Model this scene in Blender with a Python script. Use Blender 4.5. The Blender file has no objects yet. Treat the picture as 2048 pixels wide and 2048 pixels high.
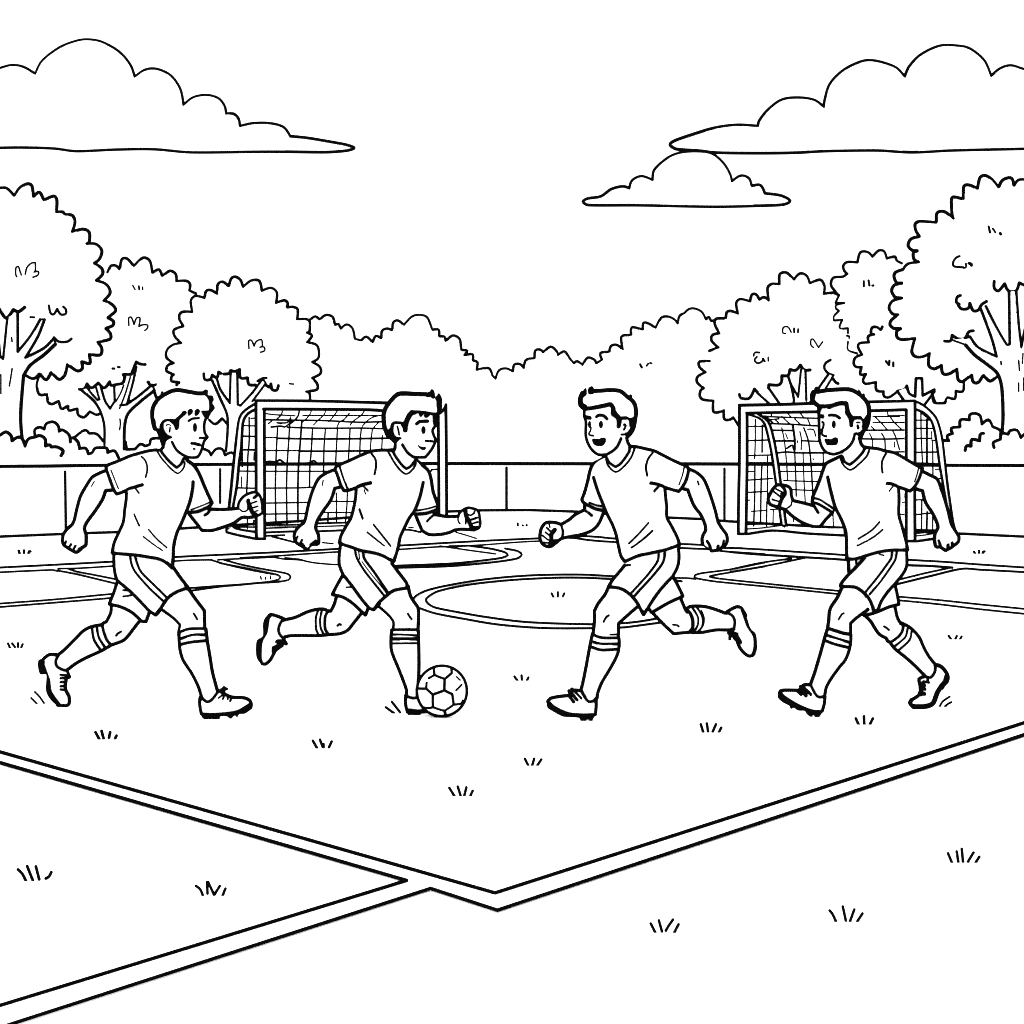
import bpy, math
import numpy as np
from mathutils import Vector
from mathutils.geometry import delaunay_2d_cdt

# ------------------------------------------------------------------ camera, sky, sun, exposure
SC = bpy.context.scene
COL = SC.collection
EYE = 1.6            # camera height in metres
FOC = 3277.0         # focal length in photograph pixels (photograph is 2048 wide)
HOR = 838.0          # row of the horizon
cam_d = bpy.data.cameras.new('camera')
cam = bpy.data.objects.new('camera', cam_d)
COL.objects.link(cam)
cam.location = (0, 0, EYE)
cam.rotation_euler = (math.radians(90), 0, 0)
cam_d.sensor_width = 36.0
cam_d.lens = 36.0 * FOC / 2048.0
cam_d.shift_y = -(1024.0 - HOR) / 2048.0
cam_d.clip_start = 0.1
cam_d.clip_end = 6000
SC.camera = cam

SUN_EL, SUN_ROT = math.radians(55), math.radians(200)
world = bpy.data.worlds.new('World')
SC.world = world
world.use_nodes = True
nt = world.node_tree
bg = nt.nodes['Background']
sky = nt.nodes.new('ShaderNodeTexSky')
sky.sky_type = 'NISHITA'
sky.sun_disc = False
sky.sun_elevation = SUN_EL
sky.sun_rotation = SUN_ROT
sky.dust_density = 4.0
hs = nt.nodes.new('ShaderNodeHueSaturation')       # overcast: the same sky without its blue
hs.inputs['Saturation'].default_value = 0.0
nt.links.new(sky.outputs['Color'], hs.inputs['Color'])
ov = nt.nodes.new('ShaderNodeMix')                    # an even white overcast layer over it
ov.data_type = 'RGBA'
ov.inputs['Factor'].default_value = 0.75
ov.inputs['B'].default_value = (6.0, 6.0, 6.0, 1)
nt.links.new(hs.outputs['Color'], ov.inputs['A'])
nt.links.new(ov.outputs['Result'], bg.inputs['Color'])
bg.inputs['Strength'].default_value = 0.15

sun_d = bpy.data.lights.new('sun', 'SUN')
sun_d.energy = 0.9
sun_d.angle = math.radians(60)
sun_d.color = (1.0, 0.98, 0.95)
sun = bpy.data.objects.new('sun', sun_d)
COL.objects.link(sun)
sun.rotation_euler = (math.radians(35), 0, math.radians(-20))

SC.view_settings.view_transform = 'Standard'
SC.view_settings.look = 'None'
SC.view_settings.gamma = 1.0
SC.view_settings.exposure = 1.5
SC.render.engine = 'CYCLES'
SC.cycles.use_denoising = False
SC.cycles.pixel_filter_type = 'BLACKMAN_HARRIS'
SC.cycles.filter_width = 1.2
SC.cycles.max_bounces = 10
SC.cycles.diffuse_bounces = 8
WF = 1.42            # thickness of the inked piping relative to its drawn width

# ------------------------------------------------------------------ materials
def matte(name, c, scale, amt):
    m = bpy.data.materials.new(name)
    m.use_nodes = True
    n = m.node_tree
    b = n.nodes['Principled BSDF']
    b.inputs['Roughness'].default_value = 1.0
    b.inputs['Specular IOR Level'].default_value = 0.0
    tc = n.nodes.new('ShaderNodeTexCoord')
    no = n.nodes.new('ShaderNodeTexNoise')
    no.inputs['Scale'].default_value = scale
    no.inputs['Detail'].default_value = 3
    mx = n.nodes.new('ShaderNodeMix')
    mx.data_type = 'RGBA'
    mx.inputs['A'].default_value = (c - amt, c - amt, c - amt, 1)
    mx.inputs['B'].default_value = (c + amt, c + amt, c + amt, 1)
    n.links.new(tc.outputs['Object'], no.inputs['Vector'])
    n.links.new(no.outputs['Fac'], mx.inputs['Factor'])
    n.links.new(mx.outputs['Result'], b.inputs['Base Color'])
    return m
INK = matte('black_ink', 0.0012, 30, 0.0008)
SKIN = matte('white_skin', 0.86, 20, 0.01)
CLOTH = matte('white_cloth', 0.86, 60, 0.01)
LEAF = matte('white_foliage', 0.86, 4, 0.02)
BARK = matte('white_bark', 0.86, 8, 0.01)
PAINT = matte('white_paint', 0.87, 12, 0.01)
GRASS = matte('white_turf', 0.86, 3, 0.02)
CLOUD = matte('white_cloud', 0.88, 0.05, 0.01)

# ------------------------------------------------------------------ drawing coordinates
T = {'A': (0, 750, 400), 'B': (200, 750, 400), 'C': (50, 1080, 500), 'D': (570, 760, 400), 'E': (500, 1060, 460),
     'F': (1060, 760, 400), 'G': (1070, 1060, 460), 'H': (1520, 760, 400), 'I': (1530, 1060, 400), 'J': (0, 350, 650),
     'K': (440, 770, 500), 'L': (600, 550, 900), 'M': (1398, 330, 650), 'N': (1460, 770, 500), 'O': (0, 40, 740),
     'P': (1148, 0, 900), 'Q': (0, 1040, 1024), 'R': (1024, 1040, 1024), 'S': (0, 0, 1932)}

def parse(path, w0=6.0):
    """'B 10,20 30,40! ^0 ...' -> nodes (u, v, corner, width of the segment that starts here)."""
    nodes, w = [], w0
    ox, oy, s = 0, 0, 1.0
    for t in path.split():
        if t in T:
            ox, oy, s = T[t]; s = s / 1932.0
        elif t[0] == '^':
            w = float(t[1:])
            if nodes:
                nodes[-1][3] = w
        else:
            c = t.endswith('!')
            a, b = t.rstrip('!').split(',')
            nodes.append([ox + float(a) * s, oy + float(b) * s, c, w])
    return nodes

def sample(nodes, closed, step=4.0):
    """Catmull-Rom through the nodes, broken at corners -> points, widths, corner flags."""
    n = len(nodes)
    P = np.array([[a[0], a[1]] for a in nodes])
    out, wid, cor = [], [], []
    for i in range(n if closed else n - 1):
        j = (i + 1) % n
        p1, p2 = P[i], P[j]
        p0 = P[i - 1] if (not nodes[i][2] and (closed or i > 0)) else p1
        p3 = P[(j + 1) % n] if (not nodes[j][2] and (closed or j < n - 1)) else p2
        L = np.linalg.norm(p2 - p1)
        m1, m2 = (p2 - p0) * 0.5, (p3 - p1) * 0.5
        for m in (m1, m2):
            l = np.linalg.norm(m)
            if l > L > 0: m *= L / l
        k = max(1, int(math.ceil(L / step)))
        for q in range(k):
            t = q / k
            h00 = 2*t**3 - 3*t**2 + 1; h10 = t**3 - 2*t**2 + t
            h01 = -2*t**3 + 3*t**2; h11 = t**3 - t**2
            out.append(h00*p1 + h10*m1 + h01*p2 + h11*m2)
            wid.append(nodes[i][3]); cor.append(nodes[i][2] and q == 0)
    if not closed:
        out.append(P[-1]); wid.append(0); cor.append(True)
    return np.array(out), wid, cor

def runs(pts, wid, cor, closed):
    """Split a sampled path into drawn pieces of one width without corners: lists of indices."""
    n = len(pts); res = []; cur = []
    start = 0
    if closed:
        for i in range(n):
            if cor[i] or wid[i] != wid[i - 1]:
                start = i; break
    order = [(start + i) % n for i in range(n)] + ([start] if closed else [])
    for a in range(len(order) - 1):
        i, j = order[a], order[a + 1]
        if not cur: cur = [i]
        cur.append(j)
        last = a == len(order) - 2
        if last or cor[j] or wid[j] != wid[i]:
            if wid[i] > 0: res.append((cur, wid[i]))
            cur = []
    return res

def to3(u, v, y):
    return np.stack([(u - 1024.0) * y / FOC, y, EYE + (HOR - v) * y / FOC], -1)

def ground_y(v):
    return EYE * FOC / (v - HOR)

# ------------------------------------------------------------------ mesh building
class Build:
    def __init__(self, mat):
        self.v = []; self.f = []; self.m = []; self.mat = mat; self.n = 0
        self.smooth = []
    def add(self, verts, faces, ink=0):
        verts = np.asarray(verts, float)
        self.v.append(verts)
        o = self.n
        for f in faces:
            self.f.append([int(i) + o for i in f]); self.m.append(ink)
        self.n += len(verts)
    def fuse(self, voxel):
        """Weld everything white that has been added so far into one continuous skin."""
        V = np.concatenate(self.v); keep = [i for i, m in enumerate(self.m) if m == 0]
        me = bpy.data.meshes.new('skin')
        me.from_pydata([tuple(a) for a in V], [], [self.f[i] for i in keep])
        o = bpy.data.objects.new('skin', me); COL.objects.link(o)
        r = o.modifiers.new('fuse', 'REMESH'); r.mode = 'VOXEL'; r.voxel_size = voxel
        dg = bpy.context.evaluated_depsgraph_get()
        ev = o.evaluated_get(dg).to_mesh()
        nv = np.zeros(len(ev.vertices)*3); ev.vertices.foreach_get('co', nv)
        nf = [tuple(p.vertices) for p in ev.polygons]
        inkf = [self.f[i] for i, m in enumerate(self.m) if m == 1]
        bpy.data.objects.remove(o); bpy.data.meshes.remove(me)
        if not nf: return
        n = len(V)
        self.v = [V, nv.reshape(-1, 3)]; self.n = n + len(nv)//3
        self.f = inkf + [[i + n for i in f] for f in nf]
        self.m = [1]*len(inkf) + [0]*len(nf)
        used = np.zeros(self.n, bool)
        for f in self.f: used[f] = True
        new = np.cumsum(used) - 1
        self.v = [np.concatenate(self.v)[used]]; self.n = int(used.sum())
        self.f = [[int(new[i]) for i in f] for f in self.f]
    def obj(self, name, parent=None, **props):
        V = np.concatenate(self.v) if self.v else np.zeros((0, 3))
        if parent is not None:
            q = parent; off = np.zeros(3)
            while q is not None:
                off += np.array(q.location); q = q.parent
            V = V - off
        me = bpy.data.meshes.new(name)
        me.from_pydata([tuple(a) for a in V], [], self.f)
        me.materials.append(self.mat); me.materials.append(INK)
        me.polygons.foreach_set('material_index', self.m)
        me.update()
        o = bpy.data.objects.new(name, me)
        COL.objects.link(o)
        if parent is not None: o.parent = parent
        for k_, x in props.items(): o[k_] = x
        return o

def cord(B, P, r, ink=1, sides=6):
    """A round cord along the points P (n x 3) with radius r (scalar or per point) and rounded ends."""
    P = np.asarray(P, float)
    keep = [0] + [i for i in range(1, len(P)) if np.linalg.norm(P[i] - P[i - 1]) > 1e-6]
    P = P[keep]
    r = np.full(len(P), r) if np.isscalar(r) else np.asarray(r)[keep]
    if len(P) < 2: return
    t = np.gradient(P, axis=0)
    t /= np.linalg.norm(t, axis=1)[:, None] + 1e-12
    C = [P[0] - t[0]*r[0]*0.75, P[0] - t[0]*r[0]*0.4] + list(P) + [P[-1] + t[-1]*r[-1]*0.4, P[-1] + t[-1]*r[-1]*0.75]
    R = [r[0]*0.45, r[0]*0.85] + list(r) + [r[-1]*0.85, r[-1]*0.45]
    TT = [t[0], t[0]] + list(t) + [t[-1], t[-1]]
    vs, fs = [], []
    for c, q, tt in zip(C, R, TT):
        a = np.cross(tt, (0, 1, 0))
        if np.linalg.norm(a) < 0.05: a = np.cross(tt, (0, 0, 1))
        a /= np.linalg.norm(a); b = np.cross(a, tt)
        for s in range(sides):
            an = 2*math.pi*s/sides
            vs.append(c + q*(math.cos(an)*a + math.sin(an)*b))
    n = len(C)
    for i in range(n - 1):
        for s in range(sides):
            s2 = (s + 1) % sides
            fs.append((i*sides + s, i*sides + s2, (i+1)*sides + s2, (i+1)*sides + s))
    fs.append(tuple(range(sides))[::-1]); fs.append(tuple((n-1)*sides + s for s in range(sides)))
    B.add(vs, fs, ink)

class Puff:
    """A rounded solid whose rim is a drawn outline: the thickness solves a Poisson equation over the outline."""
    def __init__(self, B, path, D, k=0.8, sp=None, base=None, ink=0, step=4.0, w=6.0, back=None):
        nodes = parse(path, w)
        pts, wid, cor = sample(nodes, True, step)
        self.D = D; self.base = base
        lo, hi = pts.min(0), pts.max(0)
        x, y = pts[:, 0], pts[:, 1]
        area = abs(0.5*np.sum(x*np.roll(y, -1) - y*np.roll(x, -1)))
        if sp is None: sp = max(5.0, math.sqrt(area)/16)
        gx, gy = np.meshgrid(np.arange(lo[0] + sp*.5, hi[0], sp), np.arange(lo[1] + sp*.5, hi[1], sp*.87))
        gx[1::2] += sp*.5
        g = np.stack([gx.ravel(), gy.ravel()], -1)
        ins = np.zeros(len(g), bool)                    # inside test
        px, py = np.roll(x, -1), np.roll(y, -1)
        for i in range(len(pts)):
            c = (y[i] > g[:, 1]) != (py[i] > g[:, 1])
            if c.any():
                xi = x[i] + (g[:, 1] - y[i])*(px[i] - x[i])/((py[i] - y[i]) or 1e-9)
                ins ^= c & (g[:, 0] < xi)
        g = g[ins]
        if len(g):
            d = np.full(len(g), 1e9)
            for i in range(len(pts)):
                d = np.minimum(d, (g[:, 0] - x[i])**2 + (g[:, 1] - y[i])**2)
            g = g[d > (0.55*sp)**2]
        co = [Vector(p) for p in pts] + [Vector(p) for p in g]
        res = delaunay_2d_cdt(co, [], [list(range(len(pts)))], 1, 1e-4)
        V = np.array([[p.x, p.y] for p in res[0]]); F = np.array([list(f) for f in res[2]])
        cnt = {}
        for f in F:
            for a, b in ((f[0], f[1]), (f[1], f[2]), (f[2], f[0])):
                e = (min(a, b), max(a, b)); cnt[e] = cnt.get(e, 0) + 1
        bd = np.zeros(len(V), bool)
        for (a, b), c in cnt.items():
            if c == 1: bd[a] = bd[b] = True
        n = len(V); K = np.zeros((n, n)); rhs = np.zeros(n)
        for f in F:
            p = V[f]; e = np.array([p[2]-p[1], p[0]-p[2], p[1]-p[0]])
            A2 = abs(e[0][0]*e[1][1] - e[0][1]*e[1][0])
            if A2 < 1e-9: continue
            K[np.ix_(f, f)] += e @ e.T / (2*A2)
            rhs[f] += 2*A2/6
        K[bd] = 0; K[bd, bd] = 1; rhs[bd] = 0
        iso = np.abs(K).sum(1) < 1e-12
        K[iso, iso] = 1; rhs[iso] = 0
        phi = np.maximum(np.linalg.solve(K, rhs), 0)
        self.V, self.F = V, F
        dist = np.full(n, 1e9)                          # distance to the rim, so that the rim's piping stays proud
        for i in range(len(pts)):
            dist = np.minimum(dist, (V[:, 0] - x[i])**2 + (V[:, 1] - y[i])**2)
        dist = np.sqrt(dist); dist[bd] = 0
        self.hh = np.minimum(k*np.sqrt(phi), .3*dist + .03*dist**2)*D/FOC
        fr = self.front(V[:, 0], V[:, 1], exact=self.hh)
        if base is not None: bk = fr + 2*self.hh*0.0 + 0.012*D/8.7 + 0*fr
        else: bk = D + (self.hh if back is None else np.minimum(self.hh, back))
        front = to3(V[:, 0], V[:, 1], fr); backv = to3(V[:, 0], V[:, 1], bk)
        if base is None:
            idx = np.arange(n); idx[~bd] = n + np.arange((~bd).sum())
            allv = np.concatenate([front, backv[~bd]])
        else:
            idx = n + np.arange(n); allv = np.concatenate([front, backv])
        faces = []
        for f in F:
            if base is None and bd[f].all():            # a sliver with its three corners on the rim: give it a belly
                m = allv[f].mean(0); q = np.array([0, .0025*D/8.7, 0]); j = len(allv)
                allv = np.concatenate([allv, [m - q, m + q]])
                for a, c in ((f[0], f[1]), (f[1], f[2]), (f[2], f[0])):
                    faces += [(a, c, j), (c, a, j + 1)]
            else:
                faces += [tuple(f), tuple(idx[f[::-1]])]
        if base is not None:
            for (a, b), c in cnt.items():
                if c == 1: faces.append((a, b, n + b, n + a))
        B.add(allv, faces, ink)
        if not ink or True:
            for ii, ww in runs(pts, wid, cor, True):
                self._cord(B, pts[ii], ww)
    def h(self, u, v):
        u = np.atleast_1d(u); v = np.atleast_1d(v)
        a, b, c = (self.V[self.F[:, i]] for i in range(3))
        den = (b[:, 1]-c[:, 1])*(a[:, 0]-c[:, 0]) + (c[:, 0]-b[:, 0])*(a[:, 1]-c[:, 1])
        den = np.where(np.abs(den) < 1e-12, 1e-12, den)
        out = np.zeros(len(u))
        for i in range(len(u)):
            l1 = ((b[:, 1]-c[:, 1])*(u[i]-c[:, 0]) + (c[:, 0]-b[:, 0])*(v[i]-c[:, 1]))/den
            l2 = ((c[:, 1]-a[:, 1])*(u[i]-c[:, 0]) + (a[:, 0]-c[:, 0])*(v[i]-c[:, 1]))/den
            l3 = 1 - l1 - l2
            m = np.minimum(np.minimum(l1, l2), l3); t = int(np.argmax(m))
            if m[t] > -1e-3:
                f = self.F[t]; out[i] = l1[t]*self.hh[f[0]] + l2[t]*self.hh[f[1]] + l3[t]*self.hh[f[2]]
        return out
    def front(self, u, v, exact=None):
        h = self.h(u, v) if exact is None else exact
        if self.base is not None: return self.base.front(u, v) - 0.004*self.D/8.7 - h
        return self.D - h
    def _cord(self, B, pts, w):
        y = self.front(pts[:, 0], pts[:, 1])
        cord(B, to3(pts[:, 0], pts[:, 1], y), w*0.5*WF*self.D/FOC)
    def stroke(self, B, path, w=4.0):
        nodes = parse(path, w)
        pts, wid, cor = sample(nodes, False, 3.0)
        for ii, ww in runs(pts, wid, cor, False):
            self._cord(B, pts[ii], ww)
    def strokes(self, B, txt):
        for line in txt.strip().split(';'):
            line = line.strip()
            if not line: continue
            w, p = line.split(None, 1)
            self.stroke(B, p, float(w))
    def ellipse(self, B, tile, cx, cy, rx, ry):
        ox, oy, s = T[tile]; s /= 1932.0
        p = 'S ' + ' '.join('%.2f,%.2f' % (ox + s*(cx + rx*math.cos(a)), oy + s*(cy + ry*math.sin(a)))
                            for a in [i*math.pi/6 for i in range(12)])
        Puff(B, p, self.D, 0.5, base=self, ink=1, w=0.6, step=2.0)
    def blacks(self, B, tile, txt):
        for line in txt.strip().split(';'):
            line = line.strip()
            if line: Puff(B, tile + ' ' + line, self.D, 0.35, base=self, ink=1, w=1.0, step=3.0)

def strip(B, p1, p2, depth, thick, w=5.0, n=None, ends=True, ground=False, wa=None):
    """A bar between two drawn edges; depth(t) gives its distance along its length."""
    a, _, _ = sample(parse(p1), False, 3.0); b, _, _ = sample(parse(p2), False, 3.0)
    def res(p, n):
        d = np.concatenate([[0], np.cumsum(np.linalg.norm(np.diff(p, axis=0), axis=1))])
        t = np.linspace(0, d[-1], n)
        return np.stack([np.interp(t, d, p[:, 0]), np.interp(t, d, p[:, 1])], -1)
    n = n or max(6, len(a)//3)
    a, b = res(a, n), res(b, n)
    t = np.linspace(0, 1, n)
    y = np.array([depth(q) for q in t])
    if ground: y = (EYE - .02)*FOC/(np.maximum(a[:, 1], b[:, 1]) - HOR)      # lies on the turf
    A, Bq = to3(a[:, 0], a[:, 1], y), to3(b[:, 0], b[:, 1], y)
    off = np.array([0, thick, 0])
    vs = np.concatenate([A, Bq, A + off, Bq + off]); fs = []
    for i in range(n - 1):
        fs += [(i, i+1, n+i+1, n+i), (2*n+i, 3*n+i, 3*n+i+1, 2*n+i+1), (i, 2*n+i, 2*n+i+1, i+1), (n+i, n+i+1, 3*n+i+1, 3*n+i)]
    fs += [(0, n, 3*n, 2*n), (n-1, 3*n-1, 4*n-1, 2*n-1)]
    B.add(vs, fs)
    r = w*0.5*WF*y/FOC
    if w:
        if wa is None: cord(B, A, r)
        elif wa > 0: cord(B, A, r*wa/w)
        cord(B, Bq, r)
        if ends:
            cord(B, np.stack([A[-1], Bq[-1]]), r[-1])
    return A, Bq

def line3(B, path, w, depth, step=6.0):
    """A cord along a drawn line at depth(u, v)."""
    pts, wid, cor = sample(parse(path, w), False, step)
    for ii, ww in runs(pts, wid, cor, False):
        p = pts[ii]; y = np.array([depth(u, v) for u, v in p])
        cord(B, to3(p[:, 0], p[:, 1], y), ww*0.5*WF*y/FOC)

def empty(name, loc, **props):
    o = bpy.data.objects.new(name, None)
    o.location = loc; o.empty_display_size = 0.2
    COL.objects.link(o)
    for k_, x in props.items(): o[k_] = x
    return o
# ------------------------------------------------------------------ ground and perimeter wall
g = Build(GRASS)
g.add([(-900, -60, 0), (900, -60, 0), (900, 1500, 0), (-900, 1500, 0)], [(0, 1, 2, 3)])
g.obj('ground', kind='structure')

WB = [(-300, 1088), (0, 1076), (120, 1071), (234, 1067), (359, 1060), (600, 1045), (760, 1033.5), (880, 1026.5), (958, 1023.5), (1060, 1023),
      (1150, 1026), (1250, 1033), (1337, 1038), (1405, 1041), (1450, 1045), (1600, 1054), (1750, 1062), (1918, 1070), (2048, 1076), (2348, 1088)]
WT = [(-300, 933.5), (0, 932.7), (100, 932), (160, 931), (357, 929), (600, 928), (880, 927), (1400, 927.8), (1800, 929.5), (1900, 930.5), (2048, 931), (2348, 932)]
wb = lambda u: np.interp(u, *zip(*WB))
wt = lambda u: np.interp(u, *zip(*WT))
def wall():
    b = Build(PAINT)
    u = np.linspace(-300, 2348, 180)
    y = ground_y(wb(u))
    lo, hi = to3(u, wb(u), y), to3(u, wt(u), y)
    off = np.array([0, .16, 0]); n = len(u)
    vs = np.concatenate([lo, hi, lo + off, hi + off]); fs = []
    for i in range(n - 1):
        fs += [(i, i+1, n+i+1, n+i), (2*n+i, 3*n+i, 3*n+i+1, 2*n+i+1), (n+i, n+i+1, 3*n+i+1, 3*n+i)]
    b.add(vs, fs)
    cord(b, hi, 5.4*.5*WF*y/FOC); cord(b, lo + np.stack([0*y, -.01 + 0*y, .6*5*.5*WF*y/FOC], -1), 5.4*.5*WF*y/FOC)
    for uu, a, c in ((130, 943, 1069), (440, 938, 1006), (1013, 935, 1022), (1449, 937, 1043)):
        q = np.linspace(a, c, 8); d = np.full(8, ground_y(wb(uu)) - .005)
        cord(b, to3(np.linspace(uu, uu + (2 if uu == 130 else 0), 8), q, d), 4.2*.5*WF*d/FOC)
    b.obj('perimeter_wall', label='low white wall in panels running behind both goals', category='wall')
wall()

# ------------------------------------------------------------------ painted markings on the turf
def gd(u, v): return ground_y(v)
def marking(name, lines, fill=None, thin=.83):
    b = Build(PAINT)
    for l in lines:
        w, p = l.split(None, 1)
        pts, wid, cor = sample(parse(p, float(w)*thin), False, 5.0)
        for ii, ww in runs(pts, wid, cor, False):
            q = pts[ii]; y = ground_y(q[:, 1])
            r_ = ww*.5*WF*y/FOC; y = y*(1 - (.004 + .7*r_)/EYE); P = to3(q[:, 0], q[:, 1], y)
            cord(b, P, r_)
    if fill:
        pts, wid, cor = sample(parse(fill, 6), True, 12.0)
        co = [Vector(p) for p in pts]
        r = delaunay_2d_cdt(co, [], [list(range(len(co)))], 1, 1e-4)
        V = np.array([[p.x, p.y] for p in r[0]]); y = ground_y(V[:, 1])
        P = to3(V[:, 0], V[:, 1], y); P[:, 2] = .004
        b.add(P, [tuple(f) for f in r[2]])
        for ii, ww in runs(pts, wid, cor, True):
            q = pts[ii]; y = ground_y(q[:, 1])
            r_ = ww*.5*WF*y/FOC; y = y*(1 - (.004 + .7*r_)/EYE); P = to3(q[:, 0], q[:, 1], y)
            cord(b, P, r_)
    b.obj(name, kind='structure')
marking('touchline_marking', [], '^6 Q -200,818! 1868,1407! R 2100,711! ^0 2100,754! ^6 Q 1877,1472! 1625,1390! -200,1980! ^0 -200,1893! ^6 1535,1360! -200,857!')
marking('far_line_marking', [
    '4.5 S -260,1148 0,1135 228,1123 350,1114 550,1104.6 681,1097.4 800,1091 970,1081.5 1080,1076.5 1120,1074 F 500,1508 670,1517 760,1527 835,1533 G 1000,105 1235,117 1300,120 1430,128 1580,150 1740,152', '4.5 F 330,1522 440,1528 560,1545 700,1558 840,1567 G 1000,138 1205,150 1310,155 1480,163 1600,180 1932,203', 
    '4.5 N 0,1258 230,1270 560,1292 890,1314 1375,1350 1650,1366 1932,1387 2400,1418', '5 N 0,1290 200,1308 560,1330 900,1352 1372,1392 1540,1398 1720,1411',
    '3.8 C 255,220 410,218 690,200 1160,162 1300,155 1440,153!', '3.8 C 1490,152 1932,131 K 155,1335 410,1322 930,1288 D 800,1648 1105,1636 1450,1613 1630,1608', '3.5 D 1630,1610 1930,1592', '3.5 L 640,1163 760,1160 935,1147 1030,1142'])
marking('left_box_marking', [
    '4 A -900,1945 0,1905 200,1895 510,1882! 560,1893 C 240,234 400,264 705,337 900,385', '4 C 335,222! 400,243 540,270 705,303',
    '4 Q -240,335 0,315 200,300 420,279 C 1000,393 1272,371', '4 Q -240,347 0,328 200,312 418,294 C 1000,412 1290,391',
    '4 C 1440,153! 1550,187 1750,232 1932,264 K 0,1375 200,1418 420,1460 458,1472 466,1486 455,1500 390,1518 220,1535 100,1545 0,1551 C 1270,371',
    '4 K 30,1350 150,1383 300,1415 480,1448 530,1462 545,1482 528,1505 440,1522 300,1530 150,1545 0,1558 C 1290,391',
    '3.5 K 415,1330 500,1345 620,1352 720,1372 850,1385 925,1388', '2.5 K 500,1332 620,1345 660,1358'])
marking('right_box_marking', [
    '4 G 1932,272 1640,330 1400,362 1345,378 1342,400 1480,427 N 0,1530 430,1572 780,1609 1305,1663 1600,1692 1932,1732 2400,1780', '4 G 1932,305 1600,362 1468,388 1520,403 N 0,1505 430,1550 835,1590 1300,1635 1600,1660 1932,1695 2400,1742',
    '4 G 1165,402 1280,404 1350,411', '4 N 0,1425 230,1375 475,1340', '4 N 0,1445 300,1393 590,1332',
    '4 N 1700,1412 1500,1455 1310,1502', '4.5 N 2400,1452 1932,1427 1790,1420 1550,1475 1280,1541'])
marking('goal_area_marking', [
    '4.5 L 730,1163 820,1175 880,1190 892,1202 865,1214 760,1228 640,1239 410,1248', '4.5 L 880,1174 935,1185 952,1200 930,1217 830,1233 640,1250 410,1257',
    '3.5 L 600,1163 700,1178 840,1197'])
marking('centre_circle_marking', [
    '4.5 L 485,1392 500,1375 540,1355 620,1335 780,1308 980,1290 1200,1286 1360,1294 1500,1300 1640,1315', '4.5 L 1345,1306 1230,1300 1090,1300 900,1310 720,1330 590,1358 542,1388 545,1405 575,1425 640,1440 800,1468 980,1490 1245,1499 1375,1495 1450,1488 1535,1474',
    '4.5 L 515,1430 580,1452 700,1475 850,1500 1040,1515 1240,1516 1380,1513 1450,1505 1560,1490'])
marking('goal_line_marking', ['4 K 400,1170 480,1190 590,1218', '3.2 K 790,1217 875,1226', '4.5 K 355,1140 560,1132 750,1131 965,1122', '4 K 355,1166 500,1160',
    '3 D 1650,1470 1740,1495 1850,1530', '4 D 1160,1447 1220,1450 1310,1470', '3 D 1195,1425 1240,1426'])

# ------------------------------------------------------------------ goals
def lerp_d(a, b): return lambda t: 1/((1 - t)/a + t/b)
def bar(name, root, p1, p2, depth, w=5.0, thick=.1, ends=True, ground=False, wa=None):
    b = Build(PAINT); strip(b, p1, p2, depth, thick, w, ends=ends, ground=ground, wa=wa); return b.obj(name, root)
def net(root, lines, depth, tile):
    b = Build(PAINT)
    for l in lines.strip().split(';'):
        l = l.strip()
        if not l: continue
        w, p = l.split(None, 1)
        line3(b, tile + ' ' + p, float(w), depth)
    return b.obj('net', root)

gl = empty('football_goal', (-3.36, 21.85, 0), label='white goal with a net behind the two players running right', category='goal', group='goals by the wall')
bar('goalpost', gl, 'K 278,125! 280,1190!', 'K 342,185! 346,1190!', lambda t: 21.6)
bar('goalpost', gl, 'K 1746,150! 1750,600 1752,1082!', 'K 1686,238! 1690,600 1692,1082!', lambda t: 24.7)
bar('crossbar', gl, 'K 280,122 700,124 1280,138 1705,149', 'K 335,186 800,188 1145,192 1265,199 1684,233', lerp_d(21.58, 24.5), w=5.2, ends=False)
b = Build(PAINT)
strip(b, 'K 278,142 215,180 165,225 145,280 128,400 105,600 85,800 68,955 50,1135', 'K 275,190 230,210 190,255 175,310 165,480 148,600 130,780 100,950 96,1090', lambda t: 21.9 + 1.4*t, .06, 4.8)
b.obj('side_stay', gl)
bar('ground_bar', gl, 'K 50,1136 120,1155 285,1190', 'K 96,1090 110,1106 180,1122 282,1137', lambda t: 23.3, w=4.2, thick=.05, ground=True)
bar('ground_bar', gl, 'K 360,1085 600,1079 760,1071 985,1064', 'K 360,1108 540,1098 750,1096 985,1086', lambda t: 23.8 + .6*t, w=2.8, thick=.05)
def nd_left(u, v):
    if u < 516:
        return 21.95 + 1.3*min(max((511 - u)/56, 0), 1)
    s = min(max((u - 520)/366, 0), 1)
    return 1/((1 - s)/21.85 + s/24.7) + (.06 + .7*min(max((v - 818)/37, 0), 1) + 1.0*min(max((v - 855)/195, 0), 1))*(1 - .2*s)
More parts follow.
